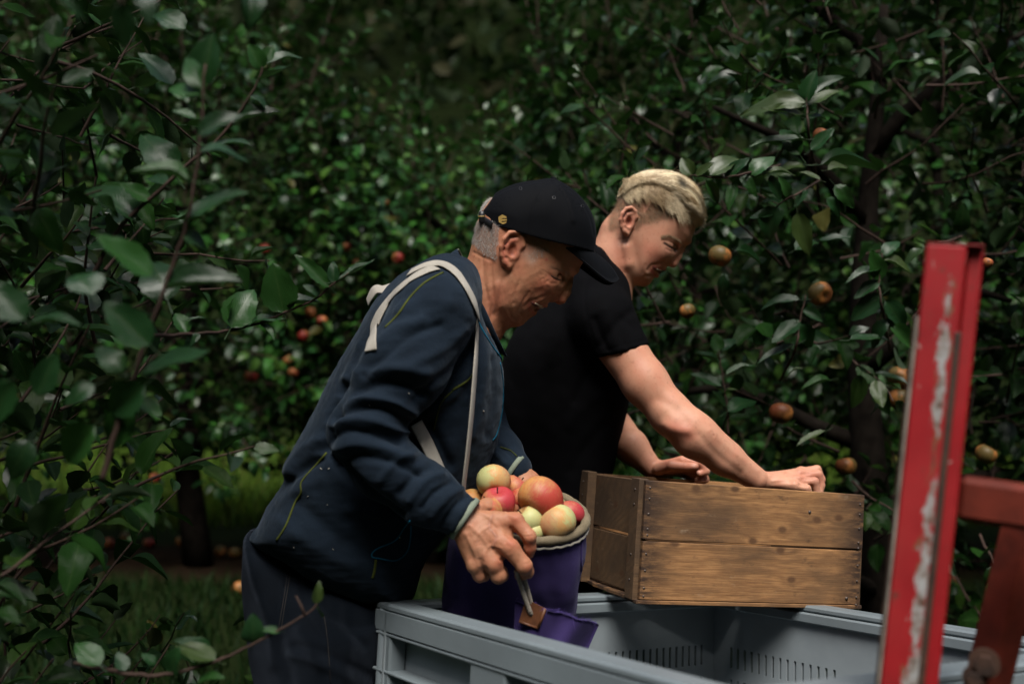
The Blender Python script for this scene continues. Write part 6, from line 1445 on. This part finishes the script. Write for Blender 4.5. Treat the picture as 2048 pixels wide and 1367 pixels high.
    nb = np.array([at(1186, 492, D2), at(1197, 500, D2-.05), at(1216, 524, D2-.058), at(1236, 552, D2-.035), at(1248, 570, D2)]); far_ = nb[1:-1][::-1].copy(); far_[:, 1] = 2*D2-far_[:, 1]
    ringp = catmull(np.concatenate([nb, far_]), 5, True); ringp = np.concatenate([ringp, ringp[:1]]); V, F = tube(ringp, .0065, 8, False, flat=(.5, 1.2)); part('collar', V, F, M['tee'], tee_o)
    # trousers and shoes, hidden behind the bin
    def legs(p):
        d = s_ell(p, (.105, D2+.04, .74), (.13, .15, .15))
        for s in (-1, 1): d = smin(d, s_chain(p, [(.09, D2+s*.09, .78), (.12, D2+s*.10, .45), (.08, D2+s*.11, .06)], [.10, .075, .06], .03), .03)
        return smax(d, .06-p[:, 2], .004)
    lv, lf = extract(legs, (-.15, D2-.28, .0), (.35, D2+.28, 1.0), .009, .014, 2); part('trousers', lv, lf, M['tee'], man)
    for s in (-1, 1):
        def boot(p): return smax(smin(s_ell(p, (.13, D2+s*.11, .045), (.15, .050, .055)), s_cap(p, (.08, D2+s*.11, .06), (.08, D2+s*.11, .12), .052, .05), .02), .004-p[:, 2], .004)
        bv2, bf2 = extract(boot, (-.05, D2+s*.11-.08, -.01), (.31, D2+s*.11+.08, .2), .008, .01, 1); part('boot', bv2, bf2, M['shoe'], man)
    return man
if True:
    older, JT = older_man(); young = younger_man()
# ------------------------------------------------------------------ picking bag with its straps, and the apples in it
if True:
    bc = at(1044, 1026, 1.865); bag = thing('picking_bag', bc, 'purple canvas apple picking bag with khaki padded rim and white shoulder straps', 'picking bag')
    ax_ = at(1172, 1042, 1.865)-at(916, 1012, 1.865); sx_ = np.linalg.norm(ax_)/2; ax_ /= np.linalg.norm(ax_); ay = np.array([0, 1, .30]); ay -= (ay@ax_)*ax_; ay /= np.linalg.norm(ay); az = np.cross(ax_, ay)
    SY = .112
    def bag_ring(t, th):
        # t 0 at rim .. 1 at the bottom
        z = -.315*t; w = sx_*(1.0+.055*min(1, t*6)+.015*t); dpt = SY*(1-.20*t)
        c = bc+az*z*1.0+np.array([-.004*t, 0, -.0])+np.array([0, .03*t, 0])
        e = 2/(2+1.2*min(1, t*3)); cx = np.sign(np.cos(th))*np.abs(np.cos(th))**e; sy = np.sign(np.sin(th))*np.abs(np.sin(th))**e
        return c+(cx*w)[:, None]*ax_+(sy*dpt)[:, None]*ay
    th = np.linspace(0, 2*np.pi, 120, endpoint=False); ts = np.concatenate([np.linspace(0.0, 1, 60)]); V = np.concatenate([bag_ring(t, th) for t in ts]); F = grid_faces(60, 120, True)
    V = np.concatenate([V, [bag_ring(1, th).mean(0)]]); Ft = np.array([[len(V)-1, 59*120+(j+1) % 120, 59*120+j] for j in range(120)])
    n = normals(V, F); depth = np.repeat(ts, 120); depth = np.append(depth, 1)
    V = V+n*((snoise(V*np.array([1, 1, .45]), 9, 3)*.0045*np.clip(depth*5, 0, 1)+snoise(V, 3.5, 8)*.006*np.clip(depth*3, 0, 1)))[:, None]
    V = carve(V, F, [([(1085, 1090), (1120, 1130), (1150, 1190)], .007, 16), ([(1070, 1110), (1100, 1160), (1130, 1220)], -.007, 10), ([(1100, 1085), (1135, 1110), (1165, 1120)], -.004, 8), ([(1168, 1090), (1166, 1150), (1170, 1220)], -.005, 7), ([(1040, 1090), (1060, 1110), (1100, 1100)], -.003, 8), ([(1130, 1085), (1145, 1150), (1150, 1220)], -.003, 9), ([(930, 1180), (960, 1200), (1000, 1260)], -.004, 12)])
    body = part('bag_body', V, [F, Ft], M['canvas'], bag); bt = bvh(V, F)
    # inner wall a little inside
    Vi = np.concatenate([bag_ring(t, th)+(bc-bag_ring(t, th).mean(0))*0-(bag_ring(t, th)-bag_ring(t, th).mean(0))*.05 for t in np.linspace(0, .5, 8)]); part('lining', Vi, grid_faces(8, 120, True)[:, ::-1], M['piping'], bag)
    # padded rim, thin wrinkled cord beneath
    P = bag_ring(0.0, np.linspace(0, 2*np.pi, 97)); rr_ = .0085*(1+.06*np.sin(np.arange(97)*1.7)+.04*np.sin(np.arange(97)*3.1)); P += np.array([0, 0, .003]); V, F_ = tube(P, rr_, 12, False); Vn = normals(V, F_[0]); V = V+Vn*(snoise(V, 30, 3)[:, None]*.0009); part('rim_roll', V, F_, M['piping'], bag)
    P = np.array([q for q in bag_ring(.030, np.linspace(0, 2*np.pi, 97))]); cc = P.mean(0); P = cc+(P-cc)*1.035; P[:, 2] += .0012*np.sin(np.arange(97)*2.3); part('rim_cord', *tube(P, .0024, 7, False), M['strap'], bag)
    # side seam
    def bline(name, pts, w, mat, off=.0008, t=.001, parent=body):
        P, N = drape(bt, pts, off, 6)
        if len(P) > 3: return part(name, *ribbon(P, N, w, t, 8), M[mat], parent)
    bline('side_seam', [(1163, 1080), (1162, 1140), (1166, 1200), (1168, 1230)], .007, 'canvas', .001, .0018)
    # torn pocket hanging off the lower right, leather tab, rope through it
    g = []; nu, nv = 24, 14
    for i in range(nu):
        for j in range(nv):
            a = i/(nu-1); b = j/(nv-1); u = 1030+a*168-b*6-a*b*30; v = 1200+a*48+b*(150-70*a)+2.0*math.sin(a*19)*(1-b); dd = 1.762-.012*math.sin(a*math.pi)*(1-b*.6)+.085*max(0, a-.70)**1.2*1.6+.005*math.sin(a*14+b*3)
            g.append(at(u, v, dd))
    g = np.array(g); G = grid_faces(nu, nv); gn = normals(g, G); V = np.concatenate([g, g+np.array([0, .0025, 0])]); k = len(g)
    per = [j for j in range(nv)]+[i*nv+nv-1 for i in range(1, nu)]+[(nu-1)*nv+j for j in range(nv-2, -1, -1)]+[i*nv for i in range(nu-2, 0, -1)]
    E_ = np.array([[per[q], per[(q+1) % len(per)], per[(q+1) % len(per)]+k, per[q]+k] for q in range(len(per))]); part('pocket', V, [np.concatenate([G, G[:, ::-1]+k, E_])], M['canvas'], bag)
    r = np.random.default_rng(3); n_ = 150; a = r.random(n_)**.6; P0 = np.array([at(1030+x*165, 1196+x*50+2*math.sin(x*19), 1.760-.012*math.sin(x*math.pi)+.085*max(0, x-.70)**1.2*1.6) for x in a]); Dr = np.stack([r.normal(size=n_)*.7, -np.abs(r.normal(size=n_))*.5, r.normal(size=n_)*.6+.2], 1)
    fr_ = strands_mesh('frayed_threads', bag, P0, Dr, r.uniform(.004, .013, n_), .0003, np.tile([.09, .06, .26], (n_, 1)), M['hair']); fr_['kind'] = 'stuff'
    tabo = np.array([at(1052, 1196, 1.752), at(1090, 1215, 1.750), at(1076, 1254, 1.752), at(1038, 1240, 1.754)]); tn = np.array([0, -.0035, 0]); V = np.concatenate([tabo, tabo+tn]); 
    part('leather_tab', *tabmesh(tabo) if False else (np.concatenate([tabo+tn*0, tabo+tn]), [np.array([[3, 2, 1, 0], [4, 5, 6, 7], [0, 1, 5, 4], [1, 2, 6, 5], [2, 3, 7, 6], [3, 0, 4, 7]])]), M['leather'], bag, smooth=False)
    edge = catmull(np.concatenate([tabo*.86+tabo.mean(0)*.14, (tabo*.86+tabo.mean(0)*.14)[:1]])+tn*1.2, 1); part('tab_fold', *tube(np.vstack([tabo[1]+tn*1.3, tabo[2]+tn*1.3]), .0028, 6), M['leather'], bag); part('tab_fold', *tube(np.vstack([tabo[2]+tn*1.3, tabo[3]+tn*1.3]), .0024, 6), M['leather'], bag)
    for pts in ([(1032, 1140, 1.722), (1042, 1170, 1.735), (1052, 1200, 1.742), (1060, 1222, 1.746)], [(1042, 1138, 1.728), (1052, 1168, 1.742), (1058, 1190, 1.748), (1062, 1205, 1.752)]):
        P = catmull([at(*p) for p in pts], 8); part('rope', *tube(P, .0042*(1+.06*np.sin(np.arange(len(P))*2.2)), 8), M['rope'], bag)
    part('rope', *tube(catmull([at(1060, 1222, 1.746), at(1063, 1228, 1.752), at(1064, 1232, 1.758)], 3), .0042, 8), M['rope'], bag)
    # shoulder straps lie on the jacket
    def strap(pts, w, off=.0012, t=.0013, n=8, twist=None):
        P, N = drape(JT, pts, off, n)
        if len(P) > 3:
            N = np.array([N[max(0, i-2):i+3].mean(0) for i in range(len(N))]); P[1:-1] = (P[:-2]+2*P[1:-1]+P[2:])/4+N[1:-1]*.0008
            part('strap', *ribbon(P, N, w, t, 10), M['strap'], bag)
    strap([(742, 702), (746, 670), (758, 632), (784, 594), (818, 562), (850, 543), (872, 536)], .026)
    strap([(820, 548), (850, 534), (882, 530), (908, 545), (928, 572), (944, 602), (954, 632)], .024, .003)
    P = catmull([at(955, 645, 1.86), at(953, 700, 1.80), at(950, 745, 1.775), at(944, 820, 1.765), at(936, 900, 1.765), at(928, 968, 1.775), at(926, 1010, 1.80)], 6); part('strap', *ribbon(P, np.tile([1., -.25, 0], (len(P), 1)), .024, .0018, 8), M['strap'], bag)
    P = catmull([at(832, 846, 1.79), at(856, 890, 1.79), at(880, 945, 1.79), at(892, 985, 1.80)], 6); part('strap', *ribbon(P, np.tile([1., -.9, 0], (len(P), 1)), .030, .0015, 8), M['strap'], bag)
    P = catmull([at(972, 885, 1.93), at(966, 920, 1.93), at(955, 960, 1.93), at(948, 990, 1.93)], 5); part('strap', *ribbon(P, np.tile([.5, -1., 0], (len(P), 1)), .026, .0015, 8), M['strap'], bag)
    P = catmull([at(735, 604, D1-.06), at(742, 590, D1-.07), at(752, 578, D1-.075), at(768, 578, D1-.07), at(786, 572, D1-.06)], 5); part('strap_end', *ribbon(P, np.tile([-.2, -.7, .6], (len(P), 1)), .024, .0014, 8), M['strap'], bag)
    # apples
    AP = [(987, 962, 1.845, 31, 'apple_green', (-.9, .25, .3), 'green apple flushed red with its stalk dimple up, topmost at the left'), (1030, 978, 1.885, 27, 'apple_red', (.4, .5, 1.0), 'red streaked apple squeezed behind the green one with the stalk dimple'),
          (1082, 996, 1.825, 42, 'apple_mix', (2.4, .5, -.35), 'largest apple of the bag, yellow turning crimson on its right'), (997, 1004, 1.815, 31, 'apple_red', (.3, -.3, .5), 'crimson streaked apple just above the capped man\'s near hand'),
          (977, 1020, 1.795, 27, 'apple_mix', (.2, .2, 3.6), 'peach coloured apple mostly covered by the near hand'), (1057, 1040, 1.805, 29, 'apple_green', (-.75, .1, 1.9), 'yellow apple showing its stalk hollow, in front of the largest one'),
          (1115, 1046, 1.80, 35, 'apple_green', (.5, .6, 3.4), 'pale yellow green apple lying against the front of the rim'), (1139, 1028, 1.87, 27, 'apple_red', (2.6, .3, .6), 'pink apple at the right end of the rim with a dark eye'),
          (1068, 1064, 1.795, 20, 'apple_green', (0, .2, 2.6), 'whitish apple low at the front rim beside the finger'), (1042, 1000, 1.86, 23, 'apple_mix', (1, .4, 3.2), 'orange brown apple between the streaked one and the largest one'),
          (1100, 1018, 1.90, 30, 'apple_green', (.3, .3, 3), 'green apple hidden behind the largest apple of the bag'), (940, 1010, 1.86, 30, 'apple_mix', (.3, .9, 3), 'flushed apple at the left wall of the bag behind the cuff')]
    for u, v, d, rp, k, rot, lab in AP: apple(k, at(u, v, d), rp/LENS_PX*d*1.10, rot, lab, 'apples in the picking bag')
